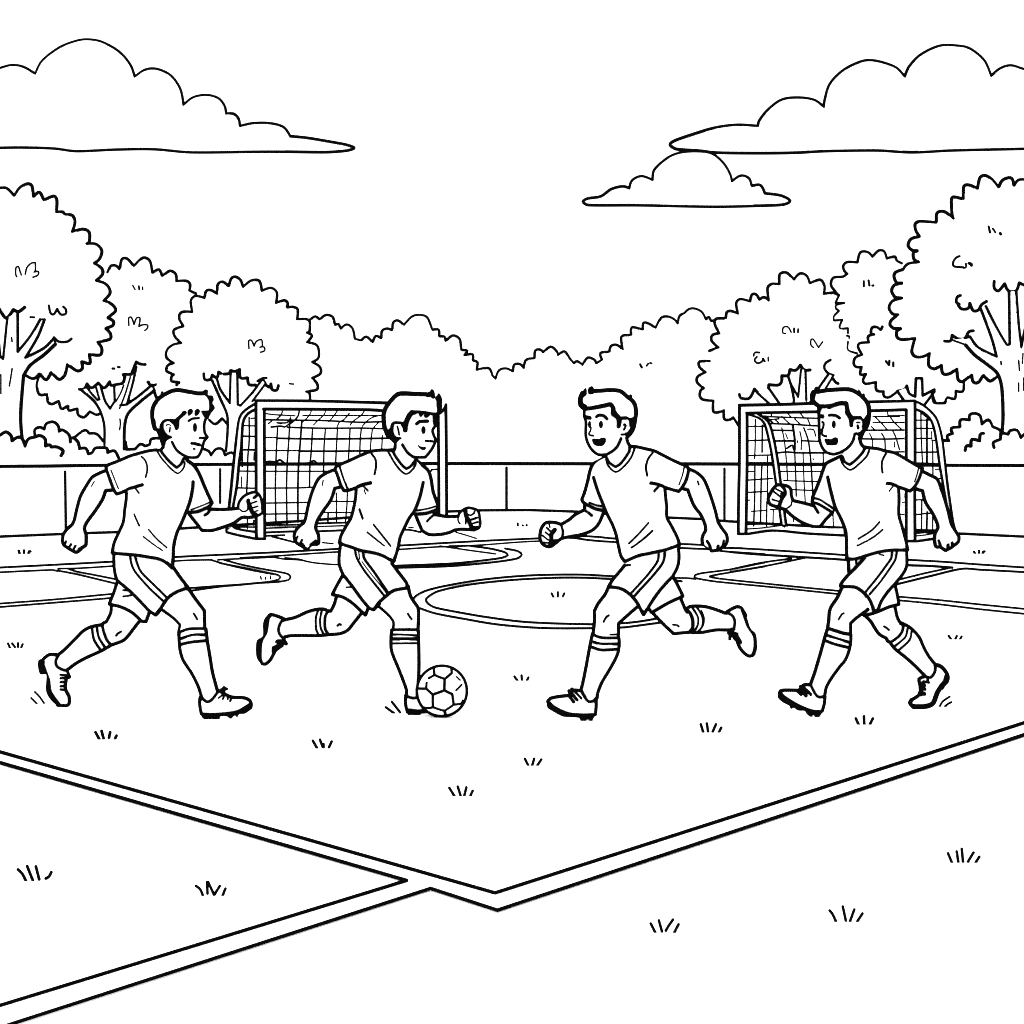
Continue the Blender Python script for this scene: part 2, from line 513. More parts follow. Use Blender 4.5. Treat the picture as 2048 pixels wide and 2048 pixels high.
net(gl, '''2.6 355,220 400,228 580,238; 2.6 640,236 900,236 1240,236 1640,240; 3.2 355,268 560,272 800,275 1080,288 1255,284 1600,290; 3.2 520,327 800,334 1090,333 1250,337 1600,335;
 2.8 355,405 440,407; 3.6 440,412 800,417 1270,412 1580,410; 2.8 355,507 620,507; 3.6 620,511 890,512 1150,508 1560,505; 2.6 355,667 800,667 1590,665; 2.8 355,797 600,795 740,790 1540,785; 2.8 355,913 690,907; 2.8 355,998 660,993;
 3 355,1083 600,1079; 3.2 600,1079 750,1068 985,1063 1420,1055; 2.6 690,907 850,900 1035,900 1520,895; 2.6 660,993 805,985 1030,986 1470,980;
 3 445,335 440,420 432,600 428,800 432,1080; 3 540,280 532,420 520,600 514,800 518,1075; 3.4 632,285 622,420 608,600 602,800 602,1060; 3 715,338 706,500 694,640 692,790; 2.8 815,338 804,480 800,690;
 2.8 908,330 900,480 893,610; 2.8 1005,338 998,480 992,580; 2.8 1092,338 1084,420 1080,530 1078,800 1070,1060; 2.6 1178,340 1168,420 1162,500 1160,800 1155,1060; 2.6 1240,520 1236,1060; 2.6 1320,530 1316,1055; 2.6 1400,660 1396,1055; 2.6 1480,700 1470,960; 2.6 1255,390 1250,490;
 2.6 900,835 900,1060; 2.6 985,820 980,940 970,1055; 3 836,990 834,1060;
 2.8 482,205 470,235 440,262; 3.2 612,200 605,235 578,272 540,300; 2.4 705,203 690,235 655,272 632,290; 2.4 815,205 800,235 760,270 722,310; 2.4 905,203 870,250 840,285; 2.6 1000,218 960,265 920,290 905,330; 2.6 1112,208 1085,240 1035,275 1005,310; 2.4 1232,236 1180,250 1140,275 1098,320; 2.4 1225,290 1195,320 1178,345;
 2.6 372,300 400,278; 3.4 395,325 470,318 500,325; 3 440,292 520,290 545,255; 2.8 545,250 545,290 500,325; 2.4 440,292 470,300 490,290;
 3.2 175,290 172,420 172,630; 3 225,250 226,420 215,560 212,700 205,840; 2.6 265,520 262,580; 2.4 160,480 155,600 150,640; 2.4 167,710 165,790; 2.6 240,258 270,256;
 2.6 180,314 272,316; 3.2 165,395 272,398; 3.4 160,500 275,502; 3.8 145,603 275,605; 2.6 140,665 275,667; 2.8 132,795 275,798;
 2.6 212,1035 212,1110; 2.4 260,1045 258,1085; 2.4 174,1070 174,1082; 3 105,1098 275,1098; 3 120,1108 200,1125 278,1130''', nd_left, 'K')
b = Build(PAINT)
line3(b, 'D 1445,338! 1500,318 1535,280 1556,238!', 4.5, lambda u, v: 24.66)
line3(b, 'D 1470,345! 1550,268!', 3.5, lambda u, v: 24.66)
line3(b, 'D 1412,880 1416,866! 1470,863', 3, lambda u, v: 24.6)
b.obj('corner_joint', gl)

gr = empty('football_goal', (5.23, 21.5, 0), label='white goal with a net behind the player at far right', category='goal', group='goals by the wall')
bar('goalpost', gr, 'N 73,152! 72,600 66,900 64,1152!', 'N 132,215! 132,600 128,900 123,1152!', lambda t: 22.5)
bar('goalpost', gr, 'N 1430,124! 1430,600 1428,900 1430,1207!', 'N 1362,190! 1362,600 1362,1207!', lambda t: 21.2)
bar('crossbar', gr, 'N 75,156 390,150 640,142 1065,131 1430,124', 'N 128,216 400,211 680,207 1085,199 1362,191', lerp_d(22.48, 21.18), w=5.2, ends=False)
b = Build(PAINT)
strip(b, 'N 1432,126 1480,148 1530,185 1590,250 1620,330 1640,420 1655,540 1680,760 1700,900 1725,1065 1750,1150', 'N 1440,190 1490,210 1545,260 1575,330 1600,470 1620,620 1645,760 1670,900 1700,1075 1705,1110', lambda t: 21.5 + .9*t, .06, 4.4)
b.obj('side_stay', gr)
b = Build(PAINT)
strip(b, 'N 215,222 280,265 310,310 335,400 350,470 372,600 395,780 410,900 437,1098', 'N 150,228 225,255 265,295 295,400 318,510 335,620 358,780 378,930 398,1082', lambda t: 22.85 + .65*t, .06, 4.4)
b.obj('side_stay', gr)
bar('ground_bar', gr, 'N 132,1112 240,1105 398,1084', 'N 128,1152 300,1126 410,1128', lambda t: 22.8, w=4.2, thick=.05, ends=False, ground=True, wa=2.5)
bar('ground_bar', gr, 'N 437,1098 610,1111 885,1113', 'N 410,1128 600,1148 890,1163', lambda t: 23.4, w=4.4, thick=.05, ground=True, wa=0)
bar('ground_bar', gr, 'N 1438,1166 1500,1160 1590,1145', 'N 1440,1207 1510,1197 1600,1184', lambda t: 21.5, w=4.2, thick=.05, ground=True, wa=2.6)
def nd_right(u, v):
    if u > 1824: return 21.55 + .8*min(max((u - 1824)/52, 0), 1)
    s = min(max((u - 1486)/335, 0), 1)
    return 1/((1 - s)/22.8 + s/21.5) + .08 + .3*min(max((v - 820)/45, 0), 1) + .6*min(max((v - 865)/200, 0), 1)
net(gr, '''2.6 196,265 195,450 190,570; 3 192,620 190,900 182,1090; 3 250,310 248,520; 3 246,620 240,800 236,1060; 2.6 290,540 290,860; 2.8 285,900 282,1090;
 2.6 148,320 272,320; 3 148,430 300,425; 2.8 148,545 325,541; 4 148,604 335,604; 2.4 145,668 190,668; 2.8 140,735 330,722; 2.8 138,830 290,822; 2.4 165,977 285,968; 3.4 130,1076 395,1072; 2.4 140,890 155,890;
 3 260,240 320,245 440,250 690,258; 2.6 300,268 380,262; 3.2 315,298 500,305 690,315 1040,292; 3.4 330,350 490,352; 3.6 345,432 500,432; 3 550,430 690,435 850,425 1020,416; 3.4 365,525 440,518 520,524 740,524 900,522 1190,518; 3.8 375,607 740,609; 2.4 385,668 660,668 1350,665; 2.6 415,738 640,745 1350,742; 2.6 480,808 640,815 1290,830; 2.6 850,920 1290,915; 2.6 880,1010 1290,1005; 2.6 800,580 805,880; 2.6 880,640 885,1090; 2.6 960,660 965,1090; 2.6 1040,580 1045,1090; 2.6 1120,560 1125,1090; 2.6 1205,560 1210,1090; 2.6 1280,600 1280,740;
 2.6 320,225 322,245; 2.6 400,330 420,430 430,520 440,640 445,740; 3 275,240 340,300; 2.6 345,265 375,290; 2.4 440,215 470,245; 2.6 400,243 450,290 480,310; 2.6 540,215 575,258; 2.6 500,262 545,305; 2.6 600,262 622,315;
 4 485,310 500,420 500,500; 2.8 500,520 508,700 512,860; 3 570,330 605,430 622,560 632,700 640,850; 2.6 540,360 552,420 550,500; 2.6 600,343 645,345 662,395; 2.4 520,430 522,445; 2.4 565,530 572,740 582,910; 2.6 720,530 722,600;
 3.5 440,490 480,465 490,490 500,510; 2.4 430,375 445,415; 2.4 640,570 648,575;
 2.8 1105,243 1310,243; 2.6 1220,237 1360,236; 2.6 1105,290 1360,290; 3.2 1050,350 1360,348; 3.2 1020,416 1200,418 1360,413; 2.8 1200,518 1360,516; 2.4 1215,205 1222,235; 2.6 1120,245 1170,295 1215,345; 2.6 1240,250 1270,290 1325,342; 2.4 1090,320 1122,348; 2.4 1078,375 1100,420 1102,480; 2.8 1172,375 1195,415 1200,500; 2.8 1258,355 1280,400 1310,500; 2.4 1270,440 1272,480; 2.4 1150,420 1150,420;
 2.6 1475,215 1478,400 1488,610; 3.6 1522,265 1522,620; 2.4 1558,360 1560,420; 2.6 1566,440 1568,690; 2.6 1470,210 1545,270; 2.6 1440,272 1540,272; 2.8 1440,335 1585,336; 2.8 1440,413 1560,412; 2.6 1560,430 1600,428; 3 1440,521 1605,518; 4 1440,606 1620,612; 2.4 1588,652 1610,652; 2.8 1600,725 1640,720; 2.6 1640,740 1655,810;
 2.8 1482,890 1480,1110; 3.4 1524,980 1520,1110; 2.6 1566,1000 1566,1125; 2.6 1440,888 1490,886; 2.8 1440,1000 1480,1000; 2.8 1490,995 1545,992; 3 1440,1118 1590,1122; 2.6 1440,1148 1600,1130; 2.4 1315,1000 1360,1000; 2.4 1330,907 1360,907; 2.6 1352,840 1350,870; 2.4 795,990 800,1100; 3.2 435,1082 545,1082; 2.6 490,1030 490,1055; 2.4 335,960 332,1080; 2.4 310,962 385,960''', nd_right, 'N')

# ------------------------------------------------------------------ trees, bushes, far woods
def tree(label, crown, Dc, trunk=None, Dt=None, crown_s='', trunk_s='', leaf='', k=.5, group='round trees behind the wall'):
    root = empty('tree', (0, 0, 0), label=label, category='tree', group=group)
    pts = np.array([[a[0], a[1]] for a in parse(trunk or crown)])
    root.location = ((pts[:, 0].mean() - 1024)*Dc/FOC, Dc, 0)
    b = Build(LEAF); c = Puff(b, crown, Dc, k); c.strokes(b, crown_s); c.strokes(b, leaf)
    b.obj('crown', root)
    if trunk:
        b = Build(BARK); t = Puff(b, trunk, Dt, .6, step=5.0)
        t.strokes(b, trunk_s)
        b.obj('trunk', root)
def bush(label, path, D, s='', group='bushes behind the wall'):
    b = Build(LEAF); p = Puff(b, path, D, .5); p.strokes(b, s)
    b.obj('bush', None, label=label, category='bush', group=group)

tree('large round tree cut by the left edge with branches showing in its crown',
 '^5.5 J -40,80 0,78 40,80 85,125! 120,75 165,52 190,65 198,130! 235,102 260,150! 320,125 338,150 335,222! 375,220 385,235 430,240 445,280 428,340! 490,322 530,340 530,400 515,410! 570,412 605,450 590,500 558,525! 605,555 610,590 570,628! 630,650 655,700 615,748! 660,765 688,805 640,848! 675,870 670,895 628,912! 655,940 655,975 580,993! 605,1030 595,1070 530,1065! 535,1120 485,1108! 490,1150 460,1165 400,1125! 385,1190 350,1215 305,1172! 275,1218 235,1180! 200,1210 150,1188! ^0 0,1200! ^5.5 -60,1235 -110,1190! -190,1190 -200,1110! -300,1080 -290,990! -390,930 -360,830! -450,760 -400,660! -470,560 -390,480! -420,380 -320,330! -320,230 -220,210! -180,110 -100,130! -70,70',
 36.5, '^6 J 142,1620! 135,1600 122,1450 130,1300 140,1190! 180,1130 260,1070 330,1005! ^3.5 320,972! ^5 260,1030 150,1087! 225,960 265,858! ^3.5 240,858! ^5 180,960 105,1052! 105,815! ^0 45,850! ^5 20,1095! 0,1080! -20,860! ^0 -60,860! ^5 -50,1090! -130,1000! -150,1020! -100,1200 ^6 -90,1400 -100,1640! ^0 -100,1900 150,1900', 34.7,
 crown_s='3 J 100,605 93,590 95,550 110,545 118,570 127,595; 3 J 150,590 160,550 185,525 210,520! 210,570 200,577 228,573 225,595 195,608; 4 J 290,775 300,820 320,828 340,795! 360,828 390,825 392,800 375,782; 3.5 J 180,844 205,846',
 leaf='5.5 J -10,785 10,820 40,850 80,800! 110,812 148,785; 4.5 J 320,965! 350,990 400,990 425,972',
 trunk_s='3 J 72,1150 66,1190 55,1255; 3 J 5,1185 5,1300; 3 J 68,965 72,990')
tree('broad tree standing behind and between two rounder trees on the left',
 '^5 J 640,580! 660,540 690,540 712,562! 725,500 755,497 797,542! 850,492 890,510 905,582! 945,562 965,602! 1010,570 1045,590 1048,632! 1110,630 1130,650 1125,688! 1165,705! ^0 1250,900 1250,1200 1000,1300 700,1420 ^5 600,1415! 575,1425 535,1405! 500,1440 465,1425 460,1387! 410,1400 405,1370! 365,1390 350,1342! 310,1362 285,1350 282,1302! 235,1305 220,1250 238,1185! ^0 400,900 500,600',
 46, '^5 J 620,1640! 622,1500 600,1410 560,1345 480,1275! ^3.5 515,1262! ^4 545,1300 580,1338! 592,1335! 572,1265! ^0 600,1262! ^4.5 625,1345 655,1390! 683,1345! 680,1258! ^0 735,1250! ^3 720,1290 690,1345! ^0 715,1370! ^4.5 755,1365! 790,1240 810,1140! ^0 830,1310! ^5 757,1363! 830,1310 905,1248! ^4 918,1280! ^5.5 830,1350 760,1420 740,1500 738,1630! ^0 738,1800 620,1800', 44.5,
 crown_s='3 J 788,655 803,682; 3.5 J 825,660 828,682; 3 J 847,666 848,682; 3 J 766,895 765,850 780,845 797,888! 812,850 832,850 826,900! 850,890 877,892 875,912 860,925; 4 J 668,1150 680,1150; 4 J 700,1141 712,1142',
 leaf='5 J 470,1273 500,1272 518,1240! 545,1265 585,1235! 620,1265 652,1228! 660,1250 690,1245 730,1235 742,1195! 730,1185 780,1185! 810,1110! 830,1122 865,1126; 5.5 J 880,1230 900,1252 925,1243; 5 J 915,1280 930,1322 955,1328 965,1295',
 trunk_s='3 J 712,1450 715,1480 710,1515; 3 J 775,1200 745,1300 710,1390')
tree('round tree with forked branches above the left goal',
 '^5 J 1145,815! 1135,750 1160,720 1217,732! 1225,690 1255,685 1292,708! 1295,650 1325,635 1360,662! 1375,615 1400,605 1430,625 1445,667! 1490,630 1535,625 1550,650 1555,690! 1610,672 1645,700 1640,762! 1690,745 1710,760 1705,788! 1745,785 1770,800 1765,858! 1820,858 1840,870 1840,930 1825,937! 1855,955 1825,995! 1880,1010 1895,1050 1890,1090 1855,1112! 1900,1140 1905,1180 1855,1207! 1885,1240 1885,1275 1820,1287! 1840,1300 1842,1345 ^0 1840,1500 1300,1500 1050,1250 ^5 1068,1232! 1020,1225 1022,1195 1035,1185! 990,1165 1000,1130 1035,1118! 990,1085 995,1040 1030,1010 1080,1000! 1040,960 1035,920 1092,900! 1065,850 1080,815',
 40.5, '^5 J 1345,1640! 1355,1500 1350,1420 1310,1330 1262,1222! ^0 1290,1215! ^4.5 1310,1275 1367,1358! 1372,1178! ^0 1410,1178! ^4.5 1413,1365! 1430,1372! 1500,1295 1562,1212! ^3.5 1580,1238! ^4 1500,1345! ^0 1480,1400 1480,1850 1345,1850', 39,
 crown_s='3 J 1480,1032 1478,985 1495,983 1510,1017! 1525,988 1555,980 1560,1020! 1545,1024; 3 J 1560,1020 1572,1025 1572,1045 1548,1054; 3 J 1720,1240 1745,1243',
 leaf='5 J 1212,1180 1218,1215 1250,1215 1262,1188! 1290,1205 1300,1170! 1315,1180; 5 J 1330,1183 1360,1180 1372,1160! 1395,1168 1425,1155! 1430,1205 1472,1205! 1480,1245 1520,1248; 4 J 1530,1225 1560,1208 1585,1206; 5 J 1575,1245 1605,1262 1610,1240! 1618,1275 1645,1278 1655,1250; 5 J 1245,1455 1280,1480 1322,1445! 1350,1478')
tree('large round tree cut by the right edge with branches showing in its crown',
 '^5.5 M 1960,90! 1900,90 1873,125! 1860,80 1830,78 1800,95 1780,135! 1740,85 1700,62 1670,75 1656,142! 1610,120 1575,125 1572,203! 1510,190 1500,215 1505,290 1513,320! 1460,278 1415,285 1412,343! 1310,336 1285,350 1290,390 1312,425! 1260,440 1243,480 1268,508! 1300,510! 1275,520 1278,560 1308,578! 1240,590 1215,620! 1165,640 1160,670 1175,702! 1208,702! 1160,715 1145,750 1165,787! 1208,792! 1150,810 1130,850 1150,885! 1185,890! 1145,920 1135,950 1158,972! 1200,972! 1175,990 1178,1025 1210,1038 1285,1028! 1265,1110 1285,1138 1330,1138 1370,1118! 1365,1190 1400,1212 1440,1187! 1450,1240 1490,1240 1533,1210! 1540,1275 1565,1288 1620,1247! 1630,1290 1660,1293 1690,1247! 1730,1285 1775,1252! ^0 1940,1270! ^5.5 2000,1300 2050,1240! 2130,1240 2140,1150! 2230,1120 2220,1030! 2310,960 2290,870! 2370,790 2330,700! 2390,590 2310,510! 2350,400 2250,350! 2250,240 2150,220! 2110,120 2030,140! 2000,80',
 36.5, '^6 M 1797,1640! 1808,1500 1800,1320 1775,1240 1720,1190 1640,1130 1583,1068! ^3.5 1510,1042! ^0 1580,1030! ^5 1610,1020! 1660,1085 1770,1140! 1740,1030 1675,855! ^0 1705,840! ^5 1770,970 1830,1070 1848,1065! 1843,755! ^0 1885,750! ^5 1900,950 1915,1085! 1960,870! ^0 2000,880! ^5 1990,1060! 2060,1000! 2075,1020! 2030,1200 ^6 2035,1400 2040,1640! ^0 2040,1900 1797,1900', 34.7,
 crown_s='4 M 1722,365 1730,402; 3.5 M 1745,377 1752,385 1762,402; 5 M 1790,405 1794,412; 4 M 1550,542 1530,550 1512,575 1512,598 1525,605 1570,608; 3.5 M 1587,585 1587,608 1572,612; 5 M 1605,583 1620,590 1620,598',
 leaf='5 M 1555,775 1535,785 1530,815 1548,828; 5 M 1540,830 1560,855 1600,852 1610,820! 1630,865 1660,862 1680,830 1710,810; 5 M 1755,690 1755,730 1780,748 1817,705! 1840,748 1885,747 1903,700! 1935,715; 5 M 1458,1046 1495,1045 1505,1010! 1540,1032 1580,1030 1605,990 1632,985',
 trunk_s='3.5 M 1795,1168 1798,1187; 3 M 1900,1160 1905,1222; 3 M 1926,1120 1922,1180; 3 M 1900,1295 1900,1347; 3 M 1930,1265 1930,1340')
tree('wide round tree with forked branches above the right goal',
 '^5 M 60,1105! 117,1085! 75,1045 80,1010 122,1000! 95,950 100,915 160,912! 165,875 190,868 232,885! 222,820 245,798 303,812! 315,770 340,770 360,802! 385,785 415,807! 408,730 430,708 478,710! 480,650 520,640 565,682! 600,645 640,660 658,705! 720,682 745,720 740,767! 800,760 832,775! ^4 810,820! 865,820! 815,832 812,850 832,867! 800,900 800,925! 852,920! 835,970 885,970! 885,1000! ^0 885,1050! ^4 885,1100 940,1120! ^0 900,1500 250,1600 ^5 240,1555! 205,1500! 180,1515 150,1510 148,1457! 115,1470 85,1465 85,1400! 25,1395 5,1375 10,1340 30,1325! 0,1305 L 1703,455 1708,435 1742,418! 1715,395 1715,372 1760,370! ^0 1755,345',
 41, '^0 M 430,1500! 420,1420! ^4.5 345,1352! ^0 412,1325! ^5 477,1418! ^0 560,1418! ^4.5 565,1400 550,1320 530,1255! ^0 545,1300! ^4 590,1380! 607,1215! ^0 632,1220! ^4.5 637,1400! ^0 650,1430! ^4.5 710,1330 770,1242! ^0 795,1258! ^4 745,1340! ^0 720,1500 660,1790 450,1790', 39.5,
 crown_s='3 M 515,1002 498,998 500,968 520,960 535,970 548,995; 3.5 M 565,970 565,995; 3.5 M 590,975 588,995; 3 M 680,1085 665,1070 665,1040 678,1035 710,1085! 735,1050; 3.5 M 360,1115 332,1115 325,1135; 3.5 M 345,1140 330,1160 348,1178 375,1168 380,1150! 392,1168; 3 M 412,1142 412,1165; 3.5 M 877,1015 893,1018 893,1030',
 leaf='5 M 240,1362 250,1385 300,1385 330,1330! 355,1353 405,1345 415,1305! 470,1308 490,1290 492,1252! 530,1250 540,1215! 575,1220 603,1188! 625,1218 662,1218; 4.5 M 782,1158 750,1180 745,1210 770,1240 800,1250; 5 M 790,1262 810,1290 828,1300; 4 M 410,1345 430,1388')
tree('tree peeping out behind two larger crowns on the right',
 '^5 M 1205,585! 1175,570 1165,545 1115,557! 1100,515 1070,508 1030,547! 1005,520 960,520 942,580! 880,578 858,600 865,630 882,648! 855,665 800,670 785,700 790,725 830,775! ^0 900,1200 1250,1100 1300,700', 47,
 crown_s='4 M 980,690 980,722; 4 M 1008,685 1013,717; 4 M 1030,718 1038,716')
tree('small round tree with a stubby trunk beside the right goal',
 '^5 M 1090,960! 1080,982 1060,965 1030,965 1022,1000 1042,1008! 1005,1018 1010,1055! 955,1060 945,1080 970,1128! 930,1145 920,1180 935,1200 967,1200! 958,1245 993,1243! 975,1280 990,1300 1052,1290! 1055,1340 1097,1345! 1100,1375 1130,1380 1180,1345! ^0 1250,1400 1390,1390! ^5 1400,1413 1463,1415! 1475,1382 1520,1390 1525,1342! 1568,1345 1572,1285 ^0 1550,1100 1300,1000',
 39, '^5 M 1225,1410! 1180,1345! ^0 1235,1325! ^5 1250,1360 1285,1378! 1290,1268! 1325,1268! 1328,1372! 1400,1335! ^0 1400,1345! ^5 1340,1425! ^0 1330,1800 1230,1800', 38,
 crown_s='4 M 1110,1165 1130,1190; 4 M 1132,1162 1130,1190; 4 M 1155,1173 1155,1197', leaf='5 M 1178,1342 1220,1335 1237,1310! 1245,1345; 4.5 M 1385,1355 1395,1385 1405,1412')

bush('low scalloped bush at the left edge before the large trunk', '^6 J -40,1560! 0,1548 35,1528 65,1550 72,1582! 105,1560 130,1565 150,1612! ^0 150,1940 -100,1940', 31)
bush('rounded bush just right of the large left trunk', '^6 J 150,1612! 170,1570 210,1558 240,1550 268,1570 270,1612! 295,1605 305,1618! 340,1618 375,1640 362,1668! ^0 360,1940 150,1940', 30.6)
bush('taller bush rising behind other bushes near the large left trunk', '^5.5 J 210,1552! 208,1515 235,1500 265,1512! 275,1480 315,1468 345,1490 352,1525! 370,1515 410,1545 418,1588! ^0 430,1920 210,1920', 31.6)
bush('small bush between the two trunks on the left', '^5 J 425,1565! 445,1558! 490,1523! 512,1517 530,1537! 575,1540 612,1582! ^0 612,1930 440,1930', 31.8)
bush('bush at the foot of the forked trunk left of the first player', '^5.5 J 440,1562! 465,1590 472,1628! 510,1625 525,1660! 550,1650 565,1625 605,1622! 635,1625 640,1652! 680,1640 705,1682! ^0 705,1940 470,1940', 31)
bush('bush behind the shoulder of the leftmost player', '^5.5 J 745,1585! 752,1632! 805,1630! 835,1600 862,1612! 890,1602 900,1570 945,1565! ^0 1000,1600 1000,1940 750,1940', 31.2)
bush('bush in front of the leftmost player\'s face beside the left goal', '^5 J 1200,1625! 1240,1642 1255,1667! 1285,1630 1320,1630 1338,1667! 1375,1650 1398,1670! ^0 1400,1940 1190,1940', 31.4)
bush('low bush seen through the net of the left goal', '^4 K 350,600! 380,592 440,598! 460,578 495,602! ^0 560,612! ^3.5 700,602! 725,583 745,602! ^0 800,620 800,900 350,900', 33)
bush('bush beside the right goal in front of the large right trunk', '^5.5 M 1445,1637! 1485,1640! 1475,1610 1508,1597! 1500,1565 1552,1558! 1555,1515 1608,1517! 1610,1485 1640,1478 1670,1490 1680,1542! 1720,1515 1745,1557! 1785,1575 1795,1602! ^0 1795,1920 1445,1920', 31,
 s='5.5 M 1582,1698 1590,1670 1617,1672! 1622,1632 1668,1640! 1672,1602 1692,1595')
bush('bush at the right edge below the large right trunk', '^5.5 M 1755,1680! 1750,1650 1792,1632! ^5.5 1795,1590! 1837,1602! 1850,1580 1890,1578 1912,1622! 1935,1600! ^0 2050,1600 2050,1920 1755,1920', 30.6)

b = Build(LEAF)
w_ = Puff(b, '^4.6 L 40,195! 65,178 85,192! 110,172 140,180 150,215! 165,210 175,232! 200,213 225,230 235,275! 262,282! 285,265 312,290! 325,262 350,272! 352,240 375,230 397,238! 400,205 420,195 447,215! 480,180 510,172 545,182 567,235! 595,235 597,264! 620,265 625,285! 655,260 685,275 692,322! 718,325 705,345! 740,340 742,367! 762,375 757,408! 810,400 825,432! 840,447! 855,410 885,402 914,415! 920,385 945,383 962,400! 970,365 1007,358! 1010,325 1030,320 1045,332! 1075,308 1100,325 1107,345! 1135,328 1157,358! 1175,380! 1190,370 1213,387! 1235,355 1265,365 1272,380! 1297,365! 1290,335 1328,330! 1335,305 1360,300 1387,320! 1380,265 1422,258! 1425,225 1472,235! 1475,205 1500,210 1527,228! 1550,185 1575,178 1605,190 1622,210! 1630,175 1650,165! 1670,147 1695,145 1725,160 1742,192! 1755,180 1765,199! 1810,190 1830,240! 1900,220 1930,270! 2000,250 2040,290! 2110,265 2150,310! 2230,280 2280,320! 2350,290 2400,330! 2480,300 2530,335! 2600,310 2650,345! 2730,320 2790,350! 2850,325 2900,360! ^0 2900,805 -1100,805! -1100,360! ^4.6 -1050,325 -990,350! -930,320 -850,345! -790,310 -730,335! -670,300 -600,330! -540,290 -480,320! -420,280 -350,310! -290,265 -230,290! -180,250 -120,270! -60,220 -20,240! 0,200', 60, .4, sp=22)
w_.strokes(b, '4 L 1460,383 1468,398; 3.5 L 1488,391 1495,380; 3.5 L 1503,377 1510,380')
b.obj('far_woods', kind='stuff', label='scalloped mass of far trees between the two goals', category='woods')

# ------------------------------------------------------------------ clouds
def cloud(label, path, D):
    b = Build(CLOUD); Puff(b, path, D, .7, sp=24)
    b.obj('cloud', None, label=label, category='cloud', group='flat bottomed clouds')
cloud('long flat bottomed cloud reaching in from the left edge', '^5 O -60,270! 0,252 60,237 120,245 185,282! 220,215 310,145 400,110 460,103 530,115 620,165 680,235 703,298! 760,260 820,257 890,290 940,360 958,445! 1010,405 1080,393 1140,410 1172,450 1180,490! 1220,490 1245,515 1252,555! 1320,540 1410,540 1480,560 1515,607! 1600,615 1720,635 1810,652 1850,668 1810,682 1700,690 1400,687 1000,690 800,674 600,676 400,684 280,670 100,665 -60,668 -400,668 -620,660! -560,600 -480,590! -470,500 -380,470! -330,330 -200,250', 300)
cloud('long flat bottomed cloud reaching in from the right edge', '^5.4 P 2000,310! 1932,298 1875,282 1830,295 1790,327! 1760,260 1700,210 1650,198 1570,198 1490,235 1440,285 1420,330! 1380,290 1300,263 1240,263 1160,300 1100,360 1077,430 1073,460! 1030,430 960,420 890,430 830,475 795,520 790,542! 700,537 600,550 500,580 430,605 412,622 440,640 530,647 620,655 800,657 950,655 1080,648 1300,645 1450,653 1620,645 1932,638 2000,638 2350,640 2560,625! 2500,560 2400,545! 2380,430 2250,400! 2220,300 2100,270', 300)
cloud('small flat bottomed cloud hanging under the right hand cloud', '^5 P 38,865 60,852 115,843 160,812 210,800 238,808! 250,775 290,757 338,774! 345,730 400,680 450,658 520,651 590,660 640,700 670,750 677,780! 715,755 750,765 762,798! 800,795 820,830! 890,840 928,862 900,878 800,883 600,887 280,881 60,880', 285)

